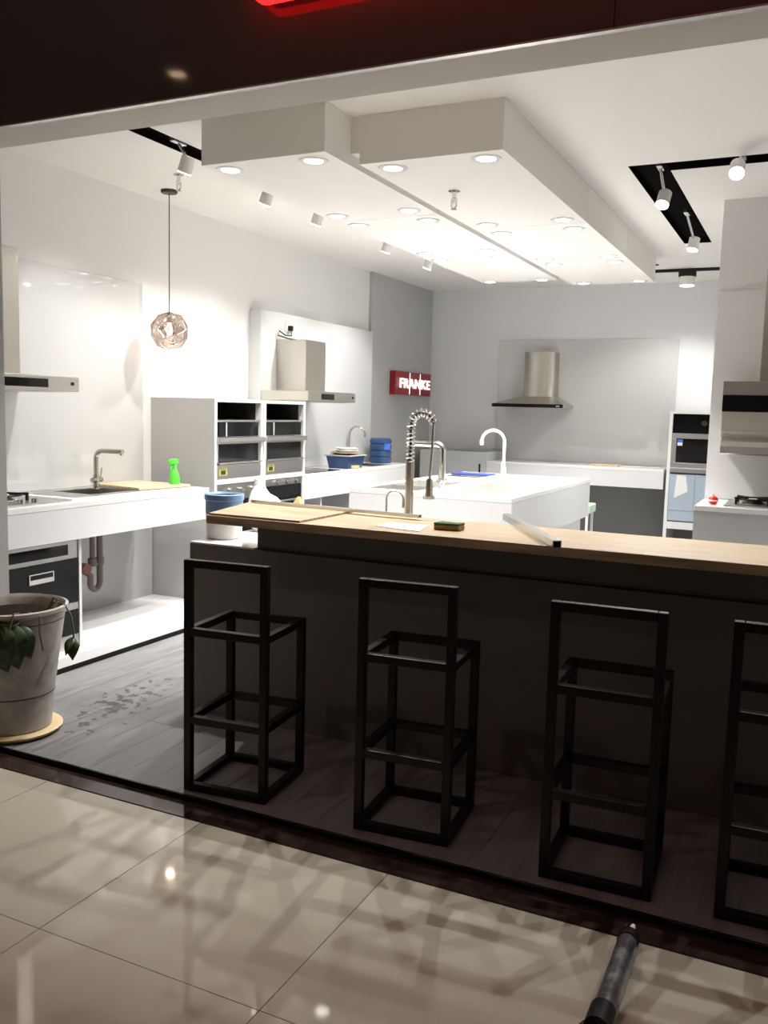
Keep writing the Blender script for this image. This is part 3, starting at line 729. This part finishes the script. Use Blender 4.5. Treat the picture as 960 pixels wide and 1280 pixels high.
# pyramid hood
O = (-3.09, 10.5, 1.66)
t = thing('range_hood', 'steel pyramid range hood with black front edge on the back wall', 'range hood', O)
MB(O).box(-3.53, -2.66, 10.34, 10.823, 1.665, 1.70).build('canopy_edge', 'steel', t, .002)
MB(O).box(-3.53, -2.66, 10.325, 10.3395, 1.662, 1.703).build('front_strip', 'blackgloss', t, .002)
MB(O).box(-2.74, -2.70, 10.323, 10.325, 1.676, 1.688).build('badge', 'whiteplastic', t)
n = 4
vs = [(-3.53, 10.34, 1.7005), (-2.66, 10.34, 1.7005), (-2.66, 10.823, 1.7005), (-3.53, 10.823, 1.7005), (-3.24, 10.56, 1.795), (-2.85, 10.56, 1.795), (-2.85, 10.823, 1.795), (-3.24, 10.823, 1.795)]
MB(O).add(vs, [(3, 2, 1, 0), (4, 5, 6, 7), (0, 1, 5, 4), (1, 2, 6, 5), (2, 3, 7, 6), (3, 0, 4, 7)]).build('canopy', 'steel', t)
cv = [(-3.235, 10.823), (-3.235, 10.64)]+[(-3.045-.19*math.cos(a), 10.64-.08*math.sin(a)) for a in [PI*k/12 for k in range(1, 12)]]+[(-2.855, 10.64), (-2.855, 10.823)]
ch = MB(O).prism(cv, 1.7955, 2.33); ch.sm = True; ch.build('chimney', 'steel', t)

# tall cabinet by the pillar
O = (-1.13, 10.5, 0)
t = thing('tall_cabinet', 'tall white cabinet with microwave beside the white pillar', 'cabinet', O)
x0, x1 = -1.432, -.80
for a, b in ((x0, x0+.035), (x1-.035, x1)): MB(O).box(a, b, 10.2, 10.823, .001, 1.652).build('side_panel', 'whitegloss', t, .002)
MB(O).box(x0+.035, x1-.035, 10.2, 10.823, 1.628, 1.652).build('top_panel', 'whitegloss', t)
MB(O).box(x0+.035, x1-.035, 10.2, 10.823, .36, .44).build('shelf', 'whitegloss', t)
MB(O).box(x0+.035, x1-.035, 10.2, 10.823, 1.03, 1.043).build('shelf', 'whitegloss', t)
MB(O).box(x0+.035, x1-.035, 10.80, 10.823, .001, .36).build('back_panel', 'darkgrey', t)
a, b = x0+.037, x1-.037
t = thing('built_in_appliance', 'black glass appliance front at the top of the pillar cabinet', 'oven', (-1.13, 10.5, 1.415))
MB((-1.13, 10.5, 1.415)).box(a, b, 10.24, 10.8, 1.4155, 1.626).build('body', 'black', t)
MB((-1.13, 10.5, 1.415)).box(a, b, 10.225, 10.239, 1.4155, 1.626).build('front_glass', 'blackgloss', t, .002)
MB((-1.13, 10.5, 1.415)).tube([(-1.07, 10.225, 1.53), (-1.07, 10.20, 1.53)], .03, 14).build('dial', 'bronze', t)
t = thing('microwave', 'steel framed microwave with blue sticker in the pillar cabinet', 'microwave', (-1.13, 10.5, 1.0435))
Om = (-1.13, 10.5, 1.0435)
MB(Om).box(a, b, 10.22, 10.7, 1.0435, 1.414).build('body', 'steel2', t)
fr = MB(Om)
fr.box(a, b, 10.195, 10.2195, 1.36, 1.414).box(a, b, 10.195, 10.2195, 1.0435, 1.095).box(a, a+.05, 10.195, 10.2195, 1.095, 1.36).box(b-.02, b, 10.195, 10.2195, 1.095, 1.36)
fr.build('frame', 'steel2', t, .002)
d = MB(Om).box(a+.05, b-.02, 10.20, 10.2195, 1.096, 1.359).build('door', 'blackgloss', t)
s = MB(Om).box(a+.06, a+.115, 10.198, 10.1999, 1.28, 1.35).build('sticker', 'bluelab', d)
MB(Om).box(a+.063, a+.112, 10.1965, 10.1978, 1.283, 1.315).build('sticker_print', 'paper', s)
t = thing('wine_cooler', 'pale blue glass fronted cooler below the steel microwave', 'cooler', (-1.13, 10.5, .4405))
Om = (-1.13, 10.5, .4405)
MB(Om).box(a, b, 10.23, 10.8, .4405, 1.029).build('body', 'coolblue', t)
MB(Om).box(a, b, 10.205, 10.229, .985, 1.029).build('top_rail', 'steel2', t)
MB(Om).box(a, b, 10.203, 10.205, .972, .984).build('dark_slot', 'black', t)
d = MB(Om).box(a, b, 10.208, 10.229, .4405, .97).build('door', 'coolblue', t, .002)
MB(Om).box(-1.13, -1.125, 10.206, 10.208, .58, .97).build('door_seam', 'darkgrey', d)
MB(Om).box(a, b, 10.206, 10.208, .565, .57).build('door_seam', 'darkgrey', d)
MB(Om).box(a, b, 10.206, 10.208, .4405, .452).build('bottom_edge', 'black', d)
o = plate_y(Om, [(a+.055, .70), (a+.20, .78), (a+.17, .955), (a+.075, .955)], 10.2045, 10.2058).build('notice', 'paper', d)

# ------------------------------------------------------------------ pillar counter
pp = MB((0, 6.91, 1)).box(-.688, XR-.01, 6.905, 6.919, 1.002, 2.49).build('backsplash_panel', 'whitegloss'); tag(pp, 'pale glossy backsplash panel on the white pillar', 'wall panel')
O = (.2, 6.58, 0)
t = thing('counter', 'white counter with hob in front of the pillar', 'counter', O)
MB(O).box(-.688, 1.2, 6.262, 6.9045, .965, 1.0).build('worktop', 'whitegloss', t, .003)
MB(O).box(-.686, 1.2, 6.266, 6.9, .10, .9645).build('body', 'greylac', t)
MB(O).box(-.64, 1.2, 6.32, 6.9, .001, .0995).build('kick_base', 'black', t)
hob('gas_hob', 'steel gas hob on the counter in front of the pillar', -.51, .25, 6.36, 6.80, 1.0005, [(-.34, 6.58, .13), (.06, 6.58, .13)], [(-.18, 6.40), (-.10, 6.40)])
O = (-.585, 6.44, 1.0005)
t = thing('red_timer', 'small round bright red object on the pillar counter', 'timer', O)
MB(O).lathe([(.018, 0), (.03, .012), (.033, .028), (.028, .044), (.015, .055), (0, .057)], O, 20).build('body', 'redball', t)
MB(O).lathe([(.031, .022), (.0335, .024), (.0335, .03), (.031, .032)], O, 20).build('band', 'paper', t)
MB(O).lathe([(.006, .056), (.004, .066)], O, 10).build('stalk', 'redball', t)

O = (-.12, 6.65, 1.34)
t = thing('range_hood', 'deep curved steel range hood with black band on the pillar', 'range hood', O)
pr = [(6.9045, 1.345), (6.42, 1.345), (6.40, 1.355), (6.398, 1.40), (6.41, 1.435), (6.44, 1.455), (6.9045, 1.455)]
MB(O).extrude_x(pr, -.56, .33).build('lower_tray', 'steel2', t)
pr2 = [(6.9045, 1.4555), (6.47, 1.4555), (6.45, 1.50), (6.435, 1.57), (6.43, 1.632), (6.9045, 1.632)]
MB(O).extrude_x(pr2, -.565, .33).build('lower_front', 'steel', t)
MB(O).box(-.567, .332, 6.426, 6.9045, 1.6325, 1.742).build('glass_band', 'blackgloss', t)
MB(O).box(-.57, .334, 6.43, 6.9045, 1.7425, 1.838).build('upper_front', 'steel', t, .004)
MB(O).box(-.355, .11, 6.60, 6.9045, 1.8385, 2.60).build('chimney', 'steel', t, .003)

# ------------------------------------------------------------------ island
O = (-2.46, 7.07, 0)
t = thing('kitchen_island', 'white kitchen island with several sink cut outs behind the wooden bar', 'island', O)
X0, X1, Y0, Y1 = -3.10, -1.835, 5.87, 8.26
A = (-3.02, -2.60, 5.97, 6.98); B2 = (-2.42, -1.97, 6.22, 7.18); D = (-3.03, -2.68, 7.55, 8.02); E2 = (-2.33, -1.91, 7.40, 7.93)
MB(O).grid(X0, X1, Y0, Y1, .965, 1.0, [A, B2, D, E2]).build('worktop', 'whitegloss', t, .003)
MB(O).box(X0, X1, Y0, Y0+.024, .655, .9645).build('front_fascia', 'white', t)
MB(O).box(X0, X1, Y1-.024, Y1, .655, .9645).build('back_fascia', 'white', t)
MB(O).box(X1-.024, X1, Y0+.0245, Y1-.0245, .655, .9645).build('side_fascia', 'greyboard', t)
MB(O).box(X0, X0+.024, Y0+.0245, Y1-.0245, .655, .9645).build('side_fascia', 'white', t)
MB(O).box(X0+.08, X1-.06, Y0+.1, Y1-.06, .001, .70).build('base', 'white', t)
for nm, h, zz, m in (('sink_bowl', A, .80, 'steel3'), ('sink_bowl', B2, .84, 'steel3'), ('sink_bowl', D, .84, 'steel3'), ('sink_bowl', E2, .82, 'whitegloss')):
    MB(O).bowl(h[0]+.0005, h[1]-.0005, h[2]+.0005, h[3]-.0005, zz, .998, .005).build(nm, m, t)
MB(O).box(A[0]+.006, A[1]-.006, 6.50, 6.515, .82, .985).build('sink_divider', 'steel2', t)
o = MB((-2.85, 7.8, 1.0)).box(-3.05, -2.68, 7.80, 8.04, 1.0005, 1.012).build('cutting_board', 'blueboard', bev=.003); tag(o, 'flat blue board over a sink of the white island', 'board')
faucet_L('faucet', 'square shouldered steel tap on the island with spout reaching over the sink', (-2.50, 6.23, 1.0005), (-1, .1, 0), .335, .30, 'chrome', .023)
gooseneck('faucet', 'white gooseneck tap at the far end of the island', (-2.615, 8.06, 1.0005), (-1, -.1, 0), .42, .22, .014, 'whiteplastic', .03)

# pale green stool behind the island
O = (-1.945, 8.80, 0)
t = thing('plastic_stool', 'pale green plastic stool standing behind the island', 'stool', O)
MB(O).box(-2.20, -1.915, 8.66, 8.94, .625, .71).build('seat', 'palegreen', t, .01)
for sx in (-2.17, -1.945):
    for sy in (8.69, 8.91): MB(O).bar((sx, sy, .624), (sx, sy, .001), .022, .022).build('leg', 'whiteplastic', t)

# ------------------------------------------------------------------ bar
O = (-.8, 3.8, 0)
t = thing('bar_counter', 'long dark fronted bar with wooden top behind the stools', 'bar counter', O)
MB(O).box(-2.84, XR-.35, 3.64, 4.40, .001, .880).build('body', 'bar', t, .002)
MB(O).prism([(-2.84, 3.6405), (-2.446, 3.6405), (-2.446, 3.69), (XR-.35, 3.69), (XR-.35, 4.40), (-2.84, 4.40)], .8805, .888).build('lower_worktop', 'whitegloss', t)
MB(O).box(-2.445, XR-.35, 3.665, 3.80, .8885, 1.044).build('riser', 'bar', t, .002)
sl = [(-2.482, 3.30), (XR-.3, 3.30), (XR-.3, 3.84), (-2.61, 3.84)]
MB(O).prism(sl, 1.0445, 1.083).build('wooden_top', 'wood', t, .003)
MB(O).prism([(-2.475, 3.31), (-1.99, 3.31), (-1.99, 3.83), (-2.60, 3.83)], 1.0835, 1.093).build('overlay_board', 'wood', t, .002)

def profile(name, lab, a, b, w, h):
    """hollow aluminium section"""
    m = ((a[0]+b[0])/2, (a[1]+b[1])/2, a[2]); t = thing(name, lab, 'profile', m)
    A_, B_ = Vector(a)+Vector((0, 0, h/2)), Vector(b)+Vector((0, 0, h/2)); d = (B_-A_).normalized(); s = d.cross(Vector((0, 0, 1))).normalized()
    th_ = .003; U = Vector((0, 0, 1))
    MB(m).bar(A_+U*(h/2-th_/2), B_+U*(h/2-th_/2), w, th_).build('top_face', 'alu', t)
    MB(m).bar(A_-U*(h/2-th_/2), B_-U*(h/2-th_/2), w, th_).build('bottom_face', 'alu', t)
    for q in (-1, 1): MB(m).bar(A_+s*q*(w/2-th_/2), B_+s*q*(w/2-th_/2), th_, h-2*th_-.0004).build('side_face', 'alu', t)
    MB(m).bar(A_+d*.02, B_-d*.02, w-2*th_-.002, h-2*th_-.002).build('dark_core', 'black', t)
profile('metal_profile', 'long thin white metal profile lying along the back of the wooden top', (-2.57, 3.81, 1.0935), (-1.60, 3.73, 1.0935), .03, .014)
profile('metal_profile', 'square aluminium profile lying across the wooden top and past its edge', (-1.275, 4.0, 1.0835), (-.835, 3.255, 1.0835), .033, .029)

o = MB((-1.56, 3.47, 1.084)).prism([(-1.675, 3.42), (-1.66, 3.556), (-1.486, 3.56), (-1.447, 3.367), (-1.544, 3.377)], 1.0835, 1.086).build('paper_sheet', 'paper'); tag(o, 'white sheet of paper on the wooden bar top beside the sponge', 'paper')
O = (-1.365, 3.50, 1.0835)
t = thing('scrub_sponge', 'brown sponge with green scouring pad on the wooden bar top', 'sponge', O)
ss = [(-1.423, 3.465), (-1.312, 3.475), (-1.308, 3.537), (-1.35, 3.527), (-1.414, 3.537)]
MB(O).prism(ss, 1.0835, 1.1055).build('foam', 'spy', t, .004)
MB(O).prism(ss, 1.1057, 1.114).build('scouring_pad', 'spg', t, .002)

O = (-2.778, 3.85, .8885)
t = thing('bucket', 'white bucket with pale blue liner beside the end of the wooden top', 'bucket', O)
MB(O).lathe([(.086, 0), (.092, .004), (.094, .05), (.096, .10), (.096, .155)], O, 30).build('bucket_body', 'whiteplastic', t)
MB(O).lathe([(.0975, .13), (.0985, .15), (.0985, .20), (.104, .205), (.104, .232), (.097, .236), (.088, .225), (.088, .16)], O, 30).build('liner', 'bluepale', t)
MB(O).lathe([(.080, .205), (.085, .218), (.070, .212), (0, .205)], O, 20).build('contents', 'bluetr', t)

# white plastic bag
O = (-2.715, 4.20, .8885)
t = thing('plastic_bag', 'crumpled white plastic bag behind the wooden bar top', 'bag', O)
b = MB(O); n, mrow = 28, 12; vs = []; fs = []; b.sm = True
for j in range(mrow+1):
    u = j/mrow
    for i in range(n):
        a = 2*PI*i/n
        wob = 1+.05*math.sin(3*a+4*u)+.035*math.sin(7*a-3*u)
        R_ = .125*math.sqrt(max(.01, 1-((u-.42)/.60)**2)) if u > .42 else .125*(.85+.15*u/.42)
        left = max(0, -math.cos(a))
        vs.append((O[0]+R_*wob*math.cos(a)-.03*u, O[1]+R_*.75*wob*math.sin(a), O[2]+u*(.20+.075*left*u)+.008*math.sin(5*a+u*3)*u))
for j in range(mrow):
    for i in range(n): fs.append((j*n+i, j*n+(i+1) % n, (j+1)*n+(i+1) % n, (j+1)*n+i))
fs.append(tuple(range(n-1, -1, -1))); fs.append(tuple(range(mrow*n, mrow*n+n)))
b.add(vs, fs).build('bag_body', 'bag', t)
MB(O).tube([(O[0]-.065, O[1], O[2]+.20), (O[0]-.08, O[1]+.01, O[2]+.27), (O[0]-.09, O[1], O[2]+.285), (O[0]-.10, O[1]-.01, O[2]+.19)], .022, 8, .016).build('handle_loop', 'bag', t)
b = MB((-2.515, 4.17, .8885)); b.sm = True; vs = []; fs = []
for j in range(6):
    for i in range(14):
        a = 2*PI*i/14; R = (.055, .06, .055, .045, .03, .008)[j]*(1+.18*math.sin(3*a+j))
        vs.append((-2.515+R*math.cos(a), 4.17+R*math.sin(a)*.9, .8887+.042*j))
for j in range(5):
    for i in range(14): fs.append((j*14+i, j*14+(i+1) % 14, (j+1)*14+(i+1) % 14, (j+1)*14+i))
fs += [tuple(range(13, -1, -1)), tuple(range(70, 84))]
o = b.add(vs, fs).build('cloth', 'yellow'); tag(o, 'bunched yellow cloth beside the white plastic bag', 'cloth')

# spring faucet
O = (-1.885, 4.24, .8885)
t = thing('spring_faucet', 'tall brushed tap with spring hose behind the wooden bar top', 'faucet', O)
P0 = Vector(O)
MB(O).lathe([(.032, .0005), (.032, .01), (.026, .015)], O, 20).build('base', 'nickel', t)
MB(O).tube([P0+Vector((0, 0, .01)), P0+Vector((0, 0, .44))], .0225, 16).build('column', 'nickel', t)
path = [P0+Vector((0, 0, .42)), P0+Vector((0, 0, .50)), P0+Vector((0, 0, .60))]
R = .064
for k in range(1, 17):
    a = PI-PI*k/16*.93; path.append(P0+Vector((R+R*math.cos(a), 0, .615+R*1.1*math.sin(a))))
MB(O).tube(path, .007, 10).build('hose', 'bronze', t)
# helix along path
def resample(path, n):
    L = [0]
    for a, b in zip(path[:-1], path[1:]): L.append(L[-1]+(b-a).length)
    out = []
    for i in range(n):
        s_ = L[-1]*i/(n-1); k = 0
        while k < len(L)-2 and L[k+1] < s_: k += 1
        f_ = (s_-L[k])/(L[k+1]-L[k]); out.append(path[k].lerp(path[k+1], f_))
    return out
turns = 19; per = 12; rp = resample(path, turns*per); hx = []
for i, p in enumerate(rp):
    tt = (rp[min(i+1, len(rp)-1)]-rp[max(i-1, 0)]).normalized(); sd = Vector((0, 1, 0)); nn = tt.cross(sd).normalized()
    a = 2*PI*i/per; hx.append(p+(sd*math.cos(a)+nn*math.sin(a))*.0205)
MB(O).tube(hx, .0042, 6).build('spring', 'chrome', t)
e = path[-1]
tip = Vector((-1.772, 4.24, 1.215))
MB(O).tube([e, e.lerp(tip, .5)+Vector((.004, 0, 0)), tip], .0075, 10).build('lower_hose', 'nickel', t)
hd = MB(O).tube([tip+Vector((0, 0, .02)), tip, tip-Vector((0, 0, .03)), tip-Vector((0, 0, .07))], .015, 14, .021).build('spray_head', 'nickel', t)
MB(O).tube([tip-Vector((0, 0, .07)), tip-Vector((0, 0, .085))], .030, 16).build('spray_face', 'chrome', hd)
MB(O).tube([tip+Vector((.012, 0, .01)), tip+Vector((.017, 0, -.05))], .004, 6).build('spray_lever', 'black', hd)
gooseneck('filter_tap', 'small thin gooseneck tap behind the bar beside the spring tap', (-2.015, 4.24, .8885), (1, .1, 0), .27, .095, .0055, 'nickel', .03, False)

# ------------------------------------------------------------------ bar stools
def stool(fx, fy, ang, lab):
    W, Dp, T, Ht, Zs, Zm = .375, .375, .032, .966, .686, .318
    t = thing('bar_stool', lab, 'bar stool', (0, 0, 0), 'bar stools along the bar')
    ca, sa = math.cos(ang), math.sin(ang)
    t.location = (fx+ca*W/2-sa*Dp/2, fy+sa*W/2+ca*Dp/2, 0); t.rotation_euler = (0, 0, ang)
    hx_, hy_ = W/2-T/2, Dp/2-T/2
    for sx in (-1, 1):
        MB().box(sx*hx_-T/2, sx*hx_+T/2, -hy_-T/2, -hy_+T/2, .001, Ht).build('back_post', 'stool', t, .003)
        MB().box(sx*hx_-T/2, sx*hx_+T/2, hy_-T/2, hy_+T/2, .001, Zs).build('leg', 'stool', t, .003)
    MB().box(-hx_+T/2, hx_-T/2, -hy_-T/2, -hy_+T/2, Ht-T, Ht).build('top_rail', 'stool', t, .003)
    for z, nm in ((Zs, 'seat_rail'), (Zm, 'foot_rail'), (T+.001, 'floor_rail')):
        for sy in (-1, 1): MB().box(-hx_+T/2, hx_-T/2, sy*hy_-T/2, sy*hy_+T/2, z-T, z).build(nm, 'stool', t, .003)
        for sx in (-1, 1): MB().box(sx*hx_-T/2, sx*hx_+T/2, -hy_+T/2, hy_-T/2, z-T, z).build(nm, 'stool', t, .003)
SLB = 'dark square tube bar stool frame '
stool(-2.24, 2.83, math.radians(6), SLB+'standing at the end of the bar by the bucket')
stool(-1.465, 2.862, math.radians(5), SLB+'in front of the white paper and sponge')
stool(-.744, 2.856, math.radians(2.5), SLB+'in front of the aluminium profile')
stool(-.176, 2.875, math.radians(2.5), SLB+'in front of the pillar counter')

# ------------------------------------------------------------------ pendant lamp
O = (-4.345, 5.326, ZC)
t = thing('pendant_lamp', 'faceted glass globe pendant hanging on a thin cord', 'pendant lamp', O)
MB(O).lathe([(.0, -.022), (.055, -.022), (.06, -.016), (.06, -.0005)], O, 26).build('canopy', 'bronze', t)
G = Vector((O[0], O[1], 2.122))
MB(O).tube([(O[0], O[1], ZC-.02), (O[0], O[1], 2.25)], .0035, 8).build('cord', 'bronze', t)
MB(O).lathe([(.018, .065), (.02, .10), (.012, .135)], tuple(G), 14).build('socket', 'bronze', t)
MB(O).lathe([(.0, -.03), (.018, -.022), (.026, 0), (.02, .03), (.014, .06)], tuple(G), 16).build('bulb', 'bulb', t)
bm = bmesh.new(); bmesh.ops.create_icosphere(bm, subdivisions=2, radius=.142)
rg = random.Random(11)
for v in bm.verts: v.co *= 1+rg.uniform(-.035, .03)
rot = Matrix.Rotation(.5, 3, 'X') @ Matrix.Rotation(.4, 3, 'Z')
edges = [(rot @ e_.verts[0].co, rot @ e_.verts[1].co) for e_ in bm.edges]
sh = MB(O)
for f in bm.faces:
    c = rot @ f.calc_center_median(); ps = [rot @ v.co for v in f.verts]
    ps = [c+(p-c)*.97 for p in ps]; nrm = c.normalized(); k = len(ps)
    MB(O).add([G+p for p in ps]+[G+p-nrm*.004 for p in ps], [tuple(range(k)), tuple(range(2*k-1, k-1, -1))]+[(i, k+i, k+(i+1) % k, (i+1) % k) for i in range(k)]).build('facet', 'globe', t)
fr = MB(O)
for a, b in edges: fr.tube([G+a, G+b], .0026, 5)
fr.build('facet_edges', 'nickel', t)
bm.free()
pl = bpy.data.lights.new('pendant_bulb', 'POINT'); pl.energy = 3; pl.color = (1, .78, .62); pl.shadow_soft_size = .03
po = bpy.data.objects.new('pendant_bulb', pl); C.objects.link(po); po.parent = t; po.location = (0, 0, 2.122-ZC-.05)

# ------------------------------------------------------------------ flower pot
O = (-3.38, 2.985, .0005)
t = thing('plant_saucer', 'cream round saucer under the white flower pot', 'saucer', O)
MB(O).lathe([(.17, 0), (.205, .006), (.222, .024), (.214, .0275), (.19, .0275), (0, .0275)], O, 40).build('dish', 'saucer', t)
O = (-3.38, 2.985, .0290)
t = thing('flower_pot', 'tall off white flower pot with drooping plant beside the shop entrance', 'flower pot', O)
MB(O).lathe([(.165, 0), (.172, .004), (.180, .12), (.184, .155), (.187, .17), (.205, .30), (.228, .46), (.238, .535), (.243, .56), (.256, .572), (.256, .588), (.243, .592), (.231, .575), (.224, .53), (.20, .40)], O, 44).build('pot_body', 'pot', t)
MB(O).lathe([(.1880, .168), (.1895, .171), (.1885, .175)], O, 44).build('groove_line', 'potline', t)
MB(O).lathe([(.2370, .524), (.2388, .527), (.2378, .530)], O, 44).build('groove_line', 'potline', t)
MB(O).lathe([(.222, .535), (.18, .55), (.10, .545), (0, .552)], O, 30).build('soil', 'soil', t)
def leaf(base, tip, wid, droop, nrm, name='leaf'):
    base, tip = Vector(base), Vector(tip); d = tip-base; L = d.length; s = d.cross(Vector(nrm)).normalized(); up = s.cross(d).normalized()
    b = MB(O); vs = []; fs = []; n = 11; b.sm = True
    for i in range(n+1):
        u = i/n; w = max(.002, wid*math.sin(PI*u**.72))
        c = base+d*u+up*(droop*math.sin(PI*u))
        vs += [c-s*w+up*.18*w, c-up*.12*w, c+s*w+up*.18*w]
    for i in range(n):
        for k in range(2): fs.append((i*3+k, (i+1)*3+k, (i+1)*3+k+1, i*3+k+1))
    o = b.add(vs, fs).build(name, 'leaf', t)
    md = o.modifiers.new('solid', 'SOLIDIFY'); md.thickness = .002
    return o
cx, cy = O[0], O[1]
rim = .60
def pol(deg, r_, z_): return (cx+r_*math.cos(math.radians(deg)), cy+r_*math.sin(math.radians(deg)), z_)
def nrm(deg): return (math.cos(math.radians(deg)), math.sin(math.radians(deg)), .15)
leaf(pol(-62, .245, .585), pol(-46, .262, .36), .085, .035, nrm(-50))
leaf(pol(-50, .245, .59), pol(-36, .262, .37), .075, .03, nrm(-42))
leaf(pol(-40, .245, .575), pol(-24, .258, .41), .055, .025, nrm(-32))
leaf(pol(-74, .25, .60), pol(-58, .27, .42), .075, .03, nrm(-62))
leaf(pol(-55, .17, .56), pol(-60, .29, .57), .05, .03, (0, 0, 1))
leaf(pol(-44, .20, .60), pol(-47, .275, .53), .045, .02, nrm(-45))
MB(O).tube([pol(-20, .10, .50), pol(-32, .18, .61), pol(-40, .25, .625), pol(-44, .275, .56), pol(-40, .268, .47)], .004, 6).build('stem', 'stem', t)
MB(O).tube([pol(-30, .08, .50), pol(-20, .2, .615), pol(-15, .262, .60), pol(-17, .275, .53), pol(-12, .262, .44)], .004, 6).build('stem', 'stem', t)
MB(O).tube([pol(-70, .06, .50), pol(-65, .18, .61), pol(-60, .25, .62), pol(-60, .268, .57)], .004, 6).build('stem', 'stem', t)
MB(O).tube([pol(50, .10, .50), pol(38, .19, .625), pol(28, .25, .62), pol(22, .29, .57), pol(20, .305, .50), pol(18, .31, .44)], .0045, 6).build('stem', 'stem', t)
MB(O).tube([pol(60, .12, .50), pol(45, .19, .645), pol(35, .215, .635), pol(25, .20, .60)], .0035, 6).build('stem', 'stem', t)
leaf(pol(19, .308, .47), pol(14, .315, .37), .032, .015, (.6, -1, 0))
leaf(pol(19, .305, .475), pol(8, .30, .40), .022, .01, (.3, -1, 0))

# ------------------------------------------------------------------ caulking gun on the walkway
a0, b0 = Vector((-.392, 2.60, FZ+.035)), Vector((-.392, 2.235, FZ+.035))
O = (-.392, 2.42, FZ)
t = thing('caulking_gun', 'dark caulking gun lying on the beige walkway tiles', 'caulking gun', O)
d = (b0-a0).normalized()
MB(O).tube([a0, b0], .029, 20).build('barrel', 'gunbarrel', t)
MB(O).tube([a0-d*.022, a0-d*.015, a0+d*.012], .032, 20).build('front_cap', 'black', t)
MB(O).tube([a0-d*.085, a0-d*.022], .007, 12, .014).build('nozzle', 'whiteplastic', t)
MB(O).tube([b0-d*.012, b0+d*.07], .034, 20).build('rear_collar', 'black', t)
MB(O).bar(a0+Vector((.031, 0, -.01)), b0+Vector((.031, 0, -.01)), .006, .012).build('side_rail', 'steel2', t)
MB(O).tube([b0+d*.07, b0+d*.26], .006, 8).build('push_rod', 'chrome', t)
MB(O).bar(b0+d*.06+Vector((-.03, 0, -.005)), b0+d*.17+Vector((-.075, 0, -.012)), .014, .018).build('trigger', 'chrome', t)
MB(O).bar(b0+d*.06+Vector((-.005, 0, -.005)), b0+d*.20+Vector((-.03, 0, -.016)), .022, .022).build('handle', 'black', t)
